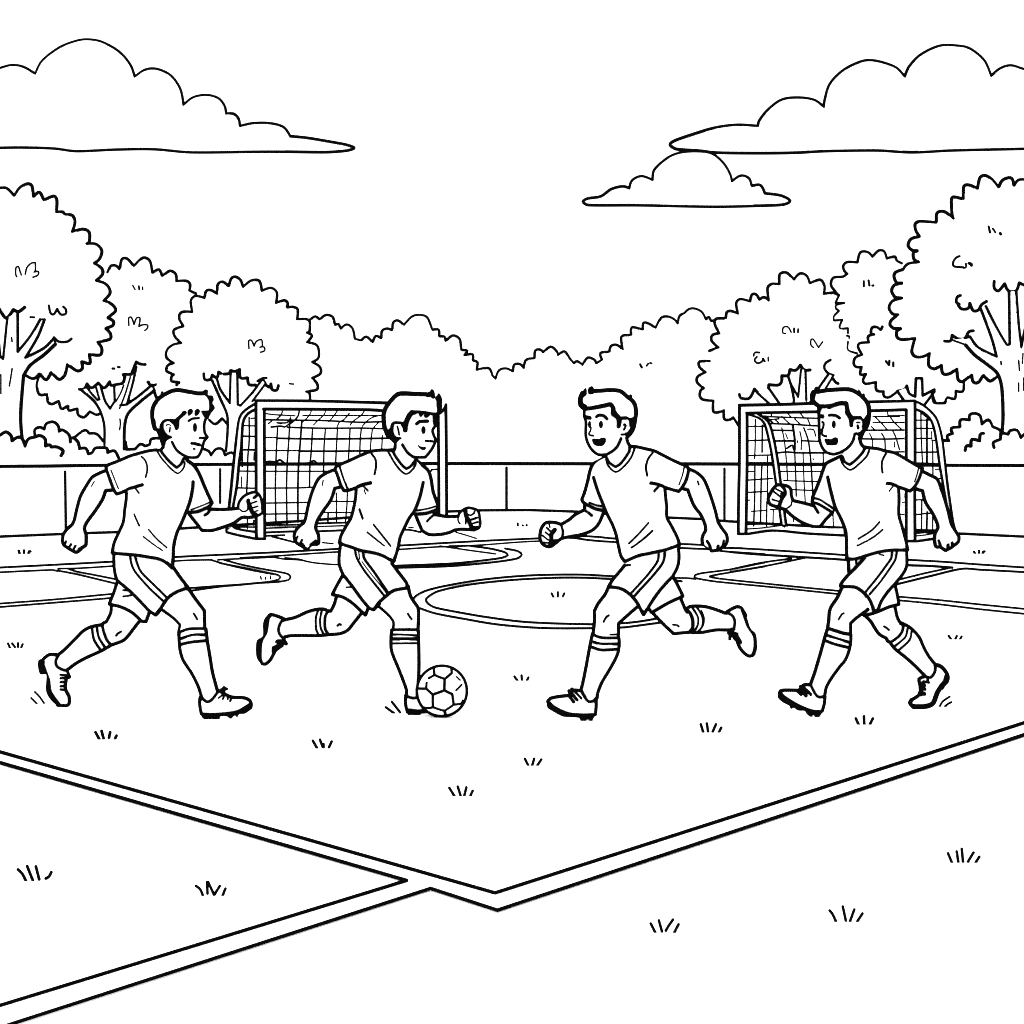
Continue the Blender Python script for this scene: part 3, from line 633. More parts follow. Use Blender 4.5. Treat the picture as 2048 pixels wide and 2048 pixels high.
# ------------------------------------------------------------------ grass tufts: each a little clump of standing blades; also motion marks by boots
TUFT = [
 ('grass tuft under the left wall by a swinging hand', 'A', '180,1695 192,1730;232,1693 232,1727;276,1722 280,1704 296,1704', 4.5),
 ('grass tuft at the left edge beside the raised boot', 'Q', '30,465 38,484;45,465 57,480;68,464 68,480;86,468 80,481', 4),
 ('two slanting motion marks behind the raised boot of the leftmost player', 'Q', '117,671 140,694;131,648 150,668 167,692', 3.4),  # drawn motion marks, not turf, built like the tuft blades
 ('grass tuft below the leftmost player and above the white line', 'Q', '360,800 375,828;383,795 391,825;416,800 411,822;440,813 434,824', 5),
 ('grass tuft between the leftmost player and the ball, below them', 'Q', '1180,832 1197,862;1207,828 1217,855;1221,845 1221,858;1252,835 1241,858', 4.6),
 ('two slanting motion marks just left of the boot by the ball', 'Q', '1455,706 1488,730;1478,685 1510,726', 4.2),  # motion strokes of the run, made as standing cords
 ('grass tuft below the ball and above the white line', 'Q', '1695,1010 1715,1042;1727,1005 1738,1040;1760,1008 1752,1040;1784,1021 1775,1040', 4.5),
 ('large grass tuft in the left foreground below the white line', 'Q', '67,1318 84,1335 98,1362;102,1305 124,1360;135,1306 148,1356;194,1328 185,1345 172,1353', 5),
 ('grass tuft with crossed blades in the foreground by the line fork', 'Q', '738,1380 755,1393 766,1418;781,1365 783,1410;785,1365 808,1415! 830,1380;851,1390 840,1417', 4.5),
 ('tiny grass tuft inside the pointed line left of the second player', 'K', '313,1480 320,1503;352,1485 352,1506;390,1477 390,1498', 3),
 ('tiny grass tuft on the far turf near the wall between the middle players', 'L', '935,1066 935,1079;956,1074 958,1079;973,1072 973,1080', 3.8),
 ('grass tuft inside the centre circle', 'L', '1080,1366 1089,1385;1107,1361 1107,1381;1135,1366 1128,1381', 4),
 ('grass tuft between the ball and the open mouthed player facing it', 'L', '920,1723 934,1742;951,1718 953,1739;981,1727 974,1742', 4.2),
 ('grass tuft in the middle above the line corner', 'R', '48,900 62,927;84,900 76,926;111,903 95,927', 4.4),
 ('grass tuft between the two players running left, below their boots', 'R', '712,770 722,802;735,767 740,798;770,770 757,799;790,783 780,802', 4.6),
 ('grass tuft below the boots of the rightmost player', 'R', '1297,748 1308,772;1328,740 1329,772;1362,748 1350,772', 4.8),
 ('two curved motion marks behind the trailing boot of the rightmost player', 'R', '1613,705 1625,685 1652,666;1633,704 1645,694 1659,687', 3.6),  # motion lines of the trailing foot, not real grass
 ('grass tuft right of the rightmost player at knee height', 'R', '1647,436 1657,450;1679,437 1672,451;1697,439 1690,451', 4),
 ('tiny grass tuft beside the hanging hand of the rightmost player', 'R', '1743,119 1748,128;1762,115 1762,127;1776,127 1778,119 1784,119', 4.2),
 ('grass tuft in the right foreground left of another', 'R', '523,1522 541,1557;554,1510 566,1553;608,1507 592,1530 580,1550;629,1525 612,1557', 4.6),
 ('grass tuft in the right foreground beyond the white line with four spread blades', 'R', '1198,1473 1210,1488 1223,1516;1248,1458 1260,1512;1292,1469 1275,1515;1323,1484 1302,1516', 4.6),
 ('five bladed grass tuft near the right edge below the white line', 'R', '1645,1257 1660,1293;1678,1250 1684,1290;1697,1240 1702,1290;1742,1254 1720,1290;1764,1270 1749,1293', 4.6),
]
for lab, tile, s, w in TUFT:
    b = Build(GRASS)
    ps = [sample(parse(tile + ' ' + q), False, 3.0)[0] for q in s.split(';')]
    vm = max(p[:, 1].max() for p in ps)
    for p in ps:
        d = ground_y(vm) + np.zeros(len(p))
        P = to3(p[:, 0], p[:, 1], d)
        r = w*.5*WF*d/FOC
        cord(b, P, r)
    b.obj('grass_tuft', None, label=lab, category='grass tuft', group='grass tufts on the turf')
# ------------------------------------------------------------------ the four players
def shrunk(path, q):
    P = np.array([[a[0], a[1]] for a in parse(path)])
    c = P.mean(0); P = c + (P - c)*q
    return '^0 S ' + ' '.join('%.1f,%.1f' % tuple(p) for p in P)

def person(d):
    D = d['D']
    p = empty('person', ((d['foot'] - 1024)*(D + .06)/FOC, D + .06, 0), label=d['label'], category='person',
              group='footballers running on the pitch')
    b = Build(SKIN)
    # hidden trunk that joins head, arms and legs inside the clothes
    Puff(b, shrunk(d['shirt'], .72), D + .09, .6, sp=14)
    Puff(b, shrunk(d['shorts'], .72), D + .17, .6, sp=14)
    Puff(b, d['neck'], D + .05, .5)
    Puff(b, d['thigh'], D + .17, .8).strokes(b, d.get('thigh_s', ''))
    Puff(b, d['thigh_far'], D + .29, .8).strokes(b, d.get('thigh_far_s', ''))
    Puff(b, d['arm'], D + .06, .8).strokes(b, d['arm_s'])
    Puff(b, d['arm_far'], D + .14, .8).strokes(b, d['arm_far_s'])
    head = Puff(b, d['head'], D - .02, .75)
    head.strokes(b, d['head_s'])
    for e in d['eyes']: head.ellipse(b, d['ht'], *e)
    head.blacks(b, d['ht'], d.get('head_b', ''))
    b.fuse(.0065)
    b.obj('body', p)
    b = Build(CLOTH)
    hair = Puff(b, d['hair'], D - .02, .35, base=head)
    hair.blacks(b, d['ht'], d['hair_b'])
    b.obj('hair', p)
    b = Build(CLOTH)
    Puff(b, d['shirt'], D, .7).strokes(b, d['shirt_s'])
    Puff(b, d['sleeve'], D + .08, .7).strokes(b, d['sleeve_s'])
    b.obj('shirt', p)
    b = Build(CLOTH)
    Puff(b, d['shorts'], D + .10, .7).strokes(b, d['shorts_s'])
    Puff(b, d['shorts_far'], D + .20, .7).strokes(b, d.get('shorts_far_s', ''))
    if 'pelvis' in d: Puff(b, d['pelvis'], D + .14, .5).strokes(b, d.get('pelvis_s', ''))
    b.obj('shorts', p)
    for far, o in (('', .11), ('_far', .22)):
        b = Build(CLOTH)
        Puff(b, d['sock' + far], D + o, .8).strokes(b, d['sock' + far + '_s'])
        b.obj('sock', p)
        b = Build(CLOTH)
        boot = Puff(b, d['boot' + far], D + o - .055, .7)
        bo = b.obj('boot', p)
        b = Build(CLOTH); boot.blacks(b, d['bt' + far], d['sole' + far]); b.obj('sole', bo)
        if d.get('lace' + far):
            b = Build(CLOTH); boot.strokes(b, d['lace' + far]); b.obj('lace', bo)
    return p

P1 = dict(D=8.68, foot=440, ht='B', bt='C', bt_far='C',
 label='unsmiling player in white kit running right, leftmost of the four, without the ball',
 head='^5 B 1060,360 1018,430 1005,490 1012,560 1038,600! 1005,640 988,700 965,760 940,793! 870,795 800,768 740,720 698,645! ^0 640,600 580,520 520,400 560,260 680,165 850,165 1000,180 1070,250',
 head_s='4.2 B 855,445 890,422 955,415; 5 B 885,660 905,660 935,668 965,676; 3.5 B 903,712 915,716; 4 B 960,607 1000,607 1030,604; 5 B 585,500 600,465 625,440 655,432 700,436; 2.5 B 640,487 660,475 685,487; 3.5 B 680,505 672,548; 4 B 620,560 640,580 690,600; 5 B 612,690 590,720',
 eyes=[(918, 507, 19, 43)],
 hair='^0 B 640,690 585,600 535,520 ^8 515,450! 508,380 515,320 545,260 590,215 650,180 700,158 760,150 850,165 940,182! 1000,180 ^0 1030,160! 1090,215 1080,270 1105,320 1060,375! ^4 1050,352! 985,352! ^0 900,350 820,360! ^6 760,415 735,440! 680,436 ^0 610,440 585,500 620,570',
 hair_b='500,420 520,500 560,580 600,700 618,712 640,640 692,606 690,595 645,572 612,515 612,450 590,470 580,512 545,510 532,430; 670,438 740,436 800,352 830,350 825,382 770,425 762,505 745,530 725,525 715,490; 985,170 1020,140 1042,150 1042,195 1085,200 1098,240 1085,270 1108,320 1065,375 1045,425 1015,415 985,352 1050,345 1052,250 1030,210; 850,345 875,328 895,340 890,370 855,393; 920,345 945,328 965,350 945,385 920,393; 590,165 600,155 612,170 608,205 590,205; 530,215 560,205 590,220 575,240 545,230',
 neck='^5 B 615,690 590,725 ^0 590,760 650,850 740,910 800,840 830,770 760,690 690,620',
 shirt='^6 B 545,725! 480,733 400,752 290,785 190,828 60,877! 62,905! 85,970 110,1040 140,1115 160,1148! 210,1132 255,1110! 258,1180 242,1300 228,1420 185,1520 140,1620 118,1720! 330,1735 450,1752 570,1775 640,1810 700,1865! 705,1780 712,1650 740,1530 790,1420 835,1310 870,1210 892,1100 898,1030! ^0 890,940 810,805! ^5 780,865 742,897! 700,865 650,815 600,755! 590,725!',
 shirt_s='3.5 B 548,730 590,800 650,870 700,920 750,952 790,925 815,880 818,840; 3.5 B 400,788 435,825 455,880 455,930 440,990; 5.5 B 210,1132 280,1098 340,1080 412,1060; 4 B 340,1090 380,1140; 3 B 108,920 140,1000 178,1095; 4 B 332,1345 380,1455; 3 B 468,1490 550,1585 645,1668; 3 B 418,1560 510,1630 605,1695',
 sleeve='^6 B 805,800! 900,868 955,950 1010,1080 1050,1170 1082,1235! 1060,1265 1000,1295 930,1320 840,1325! ^0 850,1250 890,1050 870,900',
 sleeve_s='3 B 882,1300 960,1270 1070,1225',
 arm='^6 A 1030,920! 950,955 890,990 830,1080 780,1170 745,1290 720,1400 700,1445! 650,1490 615,1540 605,1600 615,1640! 660,1672 700,1695 740,1712 780,1682 830,1640! 832,1550 815,1480 840,1420 920,1310 990,1200 1020,1115! 1090,1110! ^0 1130,1050 1100,920',
 arm_s='4 A 640,1605 625,1645; 4 A 690,1630 668,1662; 4 A 730,1645 710,1685; 6 A 765,1680 825,1648; 3 A 885,1075 912,1030',
 arm_far='^0 B 870,1290 1000,1260 ^6 1055,1297! 1200,1300 1335,1290! ^5 1345,1230 1400,1165 1500,1132 1550,1180 1568,1260 1582,1310 1550,1345 1500,1365! ^6 1440,1375 1370,1375 1290,1430 1200,1465 1080,1500 985,1500! 940,1440 860,1335',
 arm_far_s='5 B 1055,1270 1052,1325 1012,1358; 3 B 1350,1295 1380,1318 1425,1300 1425,1215; 7 B 1432,1210 1440,1250 1475,1330 1505,1345; 3 B 1460,1240 1515,1220; 3 B 1480,1280 1525,1268; 3 B 1485,1320 1525,1308; 5 B 1485,1190 1512,1165; 7 B 1570,1280 1580,1320',
 shorts='^6 C 688,100! 690,200 700,270 715,312! 830,410 960,545! 1010,580! 1050,525! 1100,450 1170,400 1260,368! 1200,290 1140,205 1100,160 ^0 1050,60 700,60',
 shorts_s='4 C 812,125 825,190 855,250 960,370 1065,470; 7 C 1018,570 1048,530; 4 C 850,125 870,190 900,250 1000,350 1100,450',
 shorts_far='^6 C 715,320! 690,400 652,495! 740,515 830,560 905,628! 935,630! 960,560! ^0 900,480 760,330',
 shorts_far_s='3.5 C 758,388 800,392 830,412; 3.5 C 758,436 800,432 828,424',
 thigh='^6 C 1265,380! 1320,460 1385,545! 1388,690 ^0 1380,760 1200,760 ^5 1198,655! 1150,605 1060,540! ^0 1080,480 1180,390',
 thigh_s='4 C 1303,568 1330,613',
 sock='^5 C 1193,715! 1250,692 1300,686 1397,686! ^6 1410,790 1430,910 1450,1030 1485,1160! ^0 1490,1200 1410,1260 1365,1210! ^6 1340,1130 1290,1030 1225,930 1200,850 1192,760',
 sock_s='5 C 1205,762 1300,735 1400,733; 5 C 1205,807 1280,790 1400,778',
 boot='^5 C 1370,1225! 1410,1252 1450,1230 1487,1180! ^6 1500,1165 1540,1190 1600,1215 1690,1220 1735,1240 1748,1275 1740,1300! ^0 1650,1330 1500,1345 1365,1345! ^6 1352,1270 1355,1215',
 sole='1362,1338 1460,1338 1580,1328 1650,1312 1735,1260 1755,1262 1752,1300 1700,1340 1655,1345 1640,1368 1620,1355 1590,1378 1560,1362 1510,1362 1500,1385 1470,1392 1440,1378 1430,1392 1400,1390 1370,1370',
 lace='5 C 1515,1157 1560,1150; 6 C 1538,1140 1533,1190; 3.5 C 1530,1195 1497,1222; 3.5 C 1542,1200 1527,1232; 3.5 C 1562,1205 1567,1232; 4 C 1600,1212 1585,1247',
 thigh_far='^6 C 668,500! 665,560 630,632! 600,648 ^0 560,720 620,830! ^6 670,810 760,775 800,735 850,670 895,615! ^0 860,560 760,500',
 thigh_far_s='4.5 C 705,738 715,722 740,707',
 sock_far='^5 C 597,655! 605,700 630,770 665,812! ^6 590,855 470,910 390,955 330,1000! ^0 290,1005 245,960 250,895 ^6 265,882! 310,845 400,755 450,705 510,672',
 sock_far_s='4.5 C 555,668 568,750 615,825; 4.5 C 518,682 533,770 585,852',
 boot_far='^5 C 258,890! 238,930 245,975 290,1003 325,1010! 347,1060! 318,1070! ^6 312,1150 340,1210 340,1265 320,1278 250,1275! ^0 200,1220 180,1160 175,1060 160,1020 130,960! ^6 140,925 190,887',
 sole_far='103,935 125,920 150,935 150,960 170,1020 192,1080 207,1170 272,1268 250,1280 190,1222 163,1160 165,1040 120,1037 103,990',
 lace_far='4 C 272,1042 330,1046; 4 C 272,1068 318,1066; 4 C 272,1098 318,1096; 4 C 272,1130 316,1128; 4 C 272,1156 312,1160; 5 C 316,1046 312,1155')

P2 = dict(D=8.80, foot=815, ht='D', bt='E', bt_far='E',
 label='player in white kit running right with the ball at his front boot',
 head='^5 D 1445,345! 1440,400 1455,440! 1425,485 1440,545 1452,575 1440,625 1405,685 1355,745! 1300,746 1245,745! 1185,700 1135,622! ^0 1080,580 1000,450 990,280 1090,170 1250,150 1400,170 1440,260',
 head_s='5.5 D 1270,425 1300,402 1380,398; 4 D 1355,588 1425,592; 5 D 1035,480 1030,450 1052,415 1100,410 1150,412; 4 D 1088,450 1095,470 1105,527; 4 D 1045,530 1070,555 1118,560; 5 D 1065,625 1060,665 1045,690',
 head_b='1283,628 1310,645 1362,652 1345,676 1320,672 1298,655', eyes=[(1338, 484, 20, 37)],
 hair='^0 D 1060,610 1000,540 ^8 962,450! 955,350 965,295 1000,235 1040,185 1090,140 1150,132 1240,137 1370,142! ^0 1420,120 1470,180! ^8 1490,170 1495,230 1488,290! ^5 1465,325 1400,322 1310,308 1228,305! ^7 1195,340 1155,425! ^5 1120,412 1050,414 1030,460 ^0 1040,530',
 hair_b='962,400 985,480 1010,470 1050,420 1045,500 1072,552 1120,560 1090,592 1070,622 1040,600 985,540 960,470; 1120,430 1165,405 1228,305 1280,305 1270,325 1230,345 1192,420 1178,500 1145,500 1135,460; 1293,315 1340,320 1310,357; 1345,352 1360,318 1400,335 1370,364; 1365,130 1400,110 1415,88 1440,105 1448,160 1435,180 1400,162 1365,162; 1465,180 1478,130 1492,130 1515,180 1515,250 1500,300 1470,280; 1430,330 1500,310 1470,345 1460,440 1435,430 1430,360',
 neck='^5 D 1065,620! 1058,665 1045,688! ^0 1060,730 1170,880 1250,790 1270,740 1200,680 1130,600',
 shirt='^6 D 1045,675! 990,680 920,680 830,692 720,735 620,782 500,832! 485,862! 510,920 540,1010 570,1068! 610,1065 690,1037! 685,1130 665,1240 640,1330 600,1400 545,1500 525,1575! 650,1615 740,1645 880,1672 960,1702 1050,1755! 1070,1690 1095,1600 1110,1520 1150,1430 1200,1330 1250,1260 1300,1130 1333,988! ^0 1340,880 1262,775! ^5 1215,835 1172,860! 1130,825 1070,745 1045,700!',
 shirt_s='4 D 995,690 1040,775 1110,870 1170,910 1230,870 1262,810 1255,770; 4 D 835,712 872,765 880,830 865,912; 6 D 690,1037 760,1008 830,993; 4 D 750,1015 805,1070; 3 D 766,1062 780,1100; 4 D 528,835 560,930 605,1050; 5 D 722,1250 755,1340; 3.5 D 855,1395 930,1490 1020,1605; 3.5 D 795,1470 870,1530 960,1600',
 sleeve='^6 D 1245,755! 1320,818 1385,880 1410,960 1430,1080 1472,1198! 1472,1250! 1400,1275 1350,1288 1260,1295! ^0 1250,1230 1320,1050 1300,850',
 sleeve_s='3.5 D 1265,1262 1380,1240 1450,1220',
 arm='^6 D 482,868! 400,900 330,950 290,1020 255,1110 225,1220 200,1340 185,1380! 130,1425 95,1480 92,1530 115,1575! 150,1595 220,1640! ^4 250,1600 300,1590 ^6 325,1575! 322,1500 295,1430 310,1360 370,1260 440,1160 480,1045! 540,1032! ^0 575,980 540,880',
 arm_s='4 D 125,1510 105,1550; 4 D 167,1540 145,1582; 4 D 172,1580 188,1605; 6 D 250,1590 295,1555; 3 D 370,970 362,1020',
 arm_far='^0 D 1270,1280 1420,1230 ^6 1440,1300! 1490,1308 1560,1320 1675,1318! ^5 1690,1280 1740,1245 1775,1235 1860,1260 1878,1320 1885,1390 1870,1430 1830,1447! ^6 1720,1440 1650,1445 1590,1470 1500,1490 1390,1490 1325,1452! 1290,1370 1262,1300',
 arm_far_s='6 D 1440,1275 1440,1300; 4 D 1430,1310 1400,1335 1372,1367; 3 D 1675,1320 1672,1360 1690,1388; 7 D 1745,1262 1750,1310 1790,1390 1810,1440; 3 D 1745,1345 1745,1390; 3.5 D 1790,1310 1825,1288 1830,1270; 4 D 1795,1350 1855,1330; 3.5 D 1810,1385 1862,1372; 4 D 1810,1418 1855,1418; 3 D 1755,1290 1790,1310',
 shorts='^6 E 765,110! 752,200 752,290 782,372! 860,470 940,580 1005,657! 1040,670! 1080,610 1140,555 1210,505 1325,485! 1310,440 1250,360 1190,280! ^0 1150,150 800,80',
 shorts_s='4 E 880,165 900,240 960,340 1030,430 1125,550; 4.5 E 950,180 960,240 1040,350 1165,535; 7 E 1050,655 1085,615; 2.2 E 912,180 922,245; 2.2 E 940,265 1010,360 1100,470 1145,530',
 shorts_far='^6 E 780,380! 740,450 692,542! 780,562 860,612 950,695! 970,715! 992,655! ^0 930,560 830,420',
 shorts_far_s='3 E 808,482 865,480',
 thigh='^6 E 1328,470! 1350,560 1410,650! 1415,700 1410,835 ^0 1400,880 1200,880 ^5 1203,830! 1205,770 1160,710 1080,640! ^0 1120,560 1230,480',
 thigh_s='4 E 1325,702 1338,725 1357,750',
 sock='^5 E 1192,838! 1412,838! ^6 1416,960 1418,1150 1412,1280 1405,1405! ^0 1360,1420 1320,1400 ^6 1315,1340 1260,1190 1210,1070 1188,1000 1186,900',
 sock_s='4 E 1200,878 1280,880 1400,886; 5.5 E 1200,915 1405,915; 3.5 E 1200,953 1405,951',
 boot='^5 E 1322,1400! 1370,1414 1410,1405! ^0 1500,1440 1620,1470 1650,1505! 1500,1528 1325,1530! ^6 1310,1470 1308,1390',
 sole='1320,1500 1420,1510 1490,1492 1640,1500 1640,1530 1440,1542 1420,1560 1400,1552 1340,1560 1318,1530', lace='',
 thigh_far='^6 E 727,560! 710,620 680,682! 640,685 ^0 600,740 620,830 ^6 660,878! 760,868 820,840 870,780 940,692! ^0 880,640 780,560',
 thigh_far_s='4.5 E 735,803 750,788 762,796',
 sock_far='^5 E 655,680! 630,730 630,830 660,878! ^6 580,885 350,885 295,897! ^0 250,870 240,820 275,760 ^6 305,752! 380,735 480,690 560,668 620,666',
 sock_far_s='4 E 572,680 552,740 555,830 573,872; 4 E 603,682 588,740 592,820 618,872',
 boot_far='^5 E 285,752! 260,770 238,830 250,880 285,915! ^6 280,950! 240,970 200,1035 170,1090 130,1125 100,1120! ^0 80,1070 75,980 100,910 130,830 140,760! ^6 165,715 200,715 290,748',
 sole_far='125,742 160,710 185,718 165,745 158,790 142,870 108,930 98,1000 98,1080 112,1128 75,1105 53,1050 58,930 108,890 110,790',
 lace_far='7 E 225,935 285,938; 6 E 285,925 305,958; 6 E 270,945 268,975; 9 E 265,960 205,1005; 6 E 195,985 195,1025; 4 E 230,965 210,975')

P3 = dict(D=8.63, foot=1150, ht='F', bt='G', bt_far='G',
 label='open mouthed player in white kit running left, nearest of that pair to the ball',
 head='^5 F 525,280! 525,350 540,400 540,540 560,610 600,675 650,715 690,724 740,718! 790,690 840,645 880,562! ^0 930,520 1000,400 1000,240 880,110 600,110 490,180 500,250',
 head_s='6.5 F 535,357 585,365; 5.2 F 642,357 660,342 690,340 720,350 745,378; 3.5 F 592,460 585,490 570,520 580,533 615,537; 5 F 885,372 925,363 960,380 970,440; 4.5 F 905,428 922,440 905,478; 4 F 950,505 915,525 882,525; 5 F 935,555 945,600 965,635',
 head_b='600,575 612,568 670,572 685,561 725,561 733,590 715,622 690,637 645,635 612,614', eyes=[(575, 430, 15, 33), (685, 430, 20, 36)],
 hair='^8 F 530,275! 490,240 487,180 510,125 ^0 535,80! 590,80! ^8 600,112! 680,108 780,102 870,112 930,160 1000,220 1020,300 1015,360 ^0 1000,480 945,550! 920,520 975,440 960,390 930,366 ^6 870,368! 820,310 800,260! ^7 780,235 700,250 600,268',
 hair_b='783,290 800,250 822,260 828,300 842,335 885,368 880,430 868,463 842,463 835,380 786,340; 960,375 1000,358 1042,320 1040,350 1028,430 1005,500 950,562 918,535 895,525 930,510 965,470 970,400; 466,165 500,150 515,100 540,78 545,138 512,172 515,225 550,245 540,285 500,268 468,222; 565,80 600,78 612,130 565,132; 958,150 972,138 986,150 985,182 962,182',
 neck='^5 F 932,555! 945,600 965,640! ^0 965,690 830,850 750,780 735,730 800,680 880,560',
 shirt='^6 F 965,640! 1030,647 1110,665 1200,687 1290,732 1400,787 1500,830! 1530,852! 1520,920 1490,1000 1438,1075! 1390,1062 1300,1035! 1305,1100 1318,1230 1320,1325 1370,1420 1420,1520 1445,1592! 1400,1607 1290,1642 1150,1672 1040,1697 915,1752! 880,1700 860,1620 835,1500 800,1400 745,1290 700,1180 650,1050 615,940! ^0 625,820 735,745! ^5 765,800 825,842! 870,815 920,755 962,690!',
 shirt_s='4 F 735,765 755,830 830,890 920,825 985,735 1010,660; 4 F 1185,705 1143,760 1120,840 1132,925; 5.5 F 1160,993 1240,1008 1300,1032; 5 F 1240,1028 1195,1075; 3 F 1490,840 1470,920 1438,1010; 3.5 F 1145,1378 1060,1475 955,1580; 4 F 1183,1455 1100,1530 980,1618',
 sleeve='^6 F 740,735! 680,775 610,815 580,880 560,970 530,1080 502,1155! 515,1180 570,1212 640,1245 715,1258! ^0 720,1200 650,1000 700,830',
 sleeve_s='4 F 575,1183 640,1207 705,1222',
 arm='^6 F 1530,860! 1600,890 1670,950 1710,1030 1750,1140 1790,1270 1815,1370 1850,1430 1895,1490! 1905,1540 1890,1590 1860,1605! 1825,1640 1750,1650! ^3 1710,1620 1668,1592! ^6 1665,1520 1700,1450! 1690,1390 1650,1300 1590,1220 1550,1130 1525,1058! 1470,1045 ^0 1440,1000 1480,880',
 arm_s='4.5 F 1870,1550 1860,1602; 5.5 F 1815,1600 1815,1642; 5.5 F 1712,1555 1735,1590 1747,1642; 4 F 1618,980 1628,1012',
 arm_far='^6 F 530,1180! 528,1255! 440,1300 380,1350 300,1397! 250,1380 160,1378 115,1425 98,1490 100,1540 130,1590 190,1610 240,1580 300,1530! 390,1510 500,1490 600,1450 660,1390 710,1280! ^0 650,1200',
 arm_far_s='4.5 F 300,1397 318,1465 310,1522; 5 F 525,1255 548,1272; 5 F 562,1280 597,1310; 7 F 242,1445 207,1490 202,1560 190,1605; 3 F 185,1390 192,1425; 3.5 F 160,1425 210,1475; 3.5 F 150,1470 195,1505; 3.5 F 120,1500 178,1545; 3.5 F 135,1568 180,1572; 4 F 215,1548 268,1545; 4 F 225,1550 225,1585',
 shorts='^6 G 1200,110! 1208,230 1195,310 1155,388! 1060,490 980,600 912,712! 880,650! 860,610 800,540 720,490 618,475! 660,410 720,340 755,295! ^0 800,150',
 shorts_s='4 G 1040,185 1030,260 960,360 890,440 810,528; 4.5 G 1092,185 1075,270 1010,360 930,450 835,555; 4 G 750,300 802,294',
 shorts_far='^6 G 1165,400! 1200,470 1242,556! 1130,605 980,692! 955,660! ^0 1000,560 1100,450',
 thigh='^6 G 618,480! 590,540 530,620 500,680! 500,770 490,872 ^0 500,930 690,930 ^6 700,885 700,785! 760,730 870,635! ^0 800,540 690,480',
 thigh_s='4 G 620,717 600,730 578,772; 3 G 632,878 690,877',
 sock='^5 G 484,870! 510,890 570,907 703,907! ^6 706,960 695,1030 670,1090 620,1180 560,1280 525,1370 515,1420 ^0 465,1440 420,1400 ^6 388,1345! 410,1250 430,1150 450,1040 465,960',
 sock_s='5 G 490,940 550,957 690,957; 5 G 480,985 560,1008 690,1000',
 boot='^5 G 385,1350! 420,1410 450,1442 490,1437 512,1415! ^6 512,1480 505,1550! ^0 400,1550 250,1530 120,1470! ^6 108,1440! 130,1415 200,1400 285,1390! 310,1350 350,1347',
 sole='103,1440 125,1440 155,1470 225,1510 300,1535 410,1543 508,1543 490,1580 475,1604 440,1590 420,1604 390,1604 370,1577 290,1570 240,1567 200,1550 150,1522 105,1490',
 lace='6 G 283,1353 322,1350; 6 G 310,1335 310,1390; 5.5 G 290,1400 325,1445; 5 G 320,1385 355,1430; 4.5 G 340,1365 388,1415',
 thigh_far='^6 G 1222,572! 1250,640 1278,690 ^0 1330,700 1340,860 ^6 1310,857 1240,862 1165,870! 1080,790 988,695! ^0 1050,620 1150,580',
 thigh_far_s='4 G 1160,794 1195,797 1207,810',
 sock_far='^6 G 1268,668! 1300,690 1325,750 1325,820 1300,857! 1390,860 1520,838 1660,832 ^0 1670,760 1640,700 ^6 1600,700! 1520,670 1430,645 1350,640 1300,645',
 sock_far_s='4 G 1325,658 1370,730 1368,800 1335,852; 4 G 1362,655 1405,725 1408,800 1370,852; 2.5 G 1398,673 1422,740 1415,800',
 boot_far='^5 G 1610,690! 1660,720 1680,770 1672,832! ^6 1635,845 1640,880! 1690,900! 1720,985 1770,1042 1805,1058 1840,1040! ^0 1855,980 1850,880 1800,800 1770,720! ^6 1735,660 1700,645 1650,665',
 sole_far='1722,650 1745,660 1770,705 1787,760 1812,830 1852,870 1864,940 1862,1010 1838,1062 1810,1066 1832,1010 1838,950 1830,890 1780,812 1750,730',
 lace_far='6 G 1625,868 1660,850; 5 G 1638,870 1636,918; 9 G 1680,875 1722,940; 5 G 1660,862 1700,870; 5 G 1670,905 1710,945')

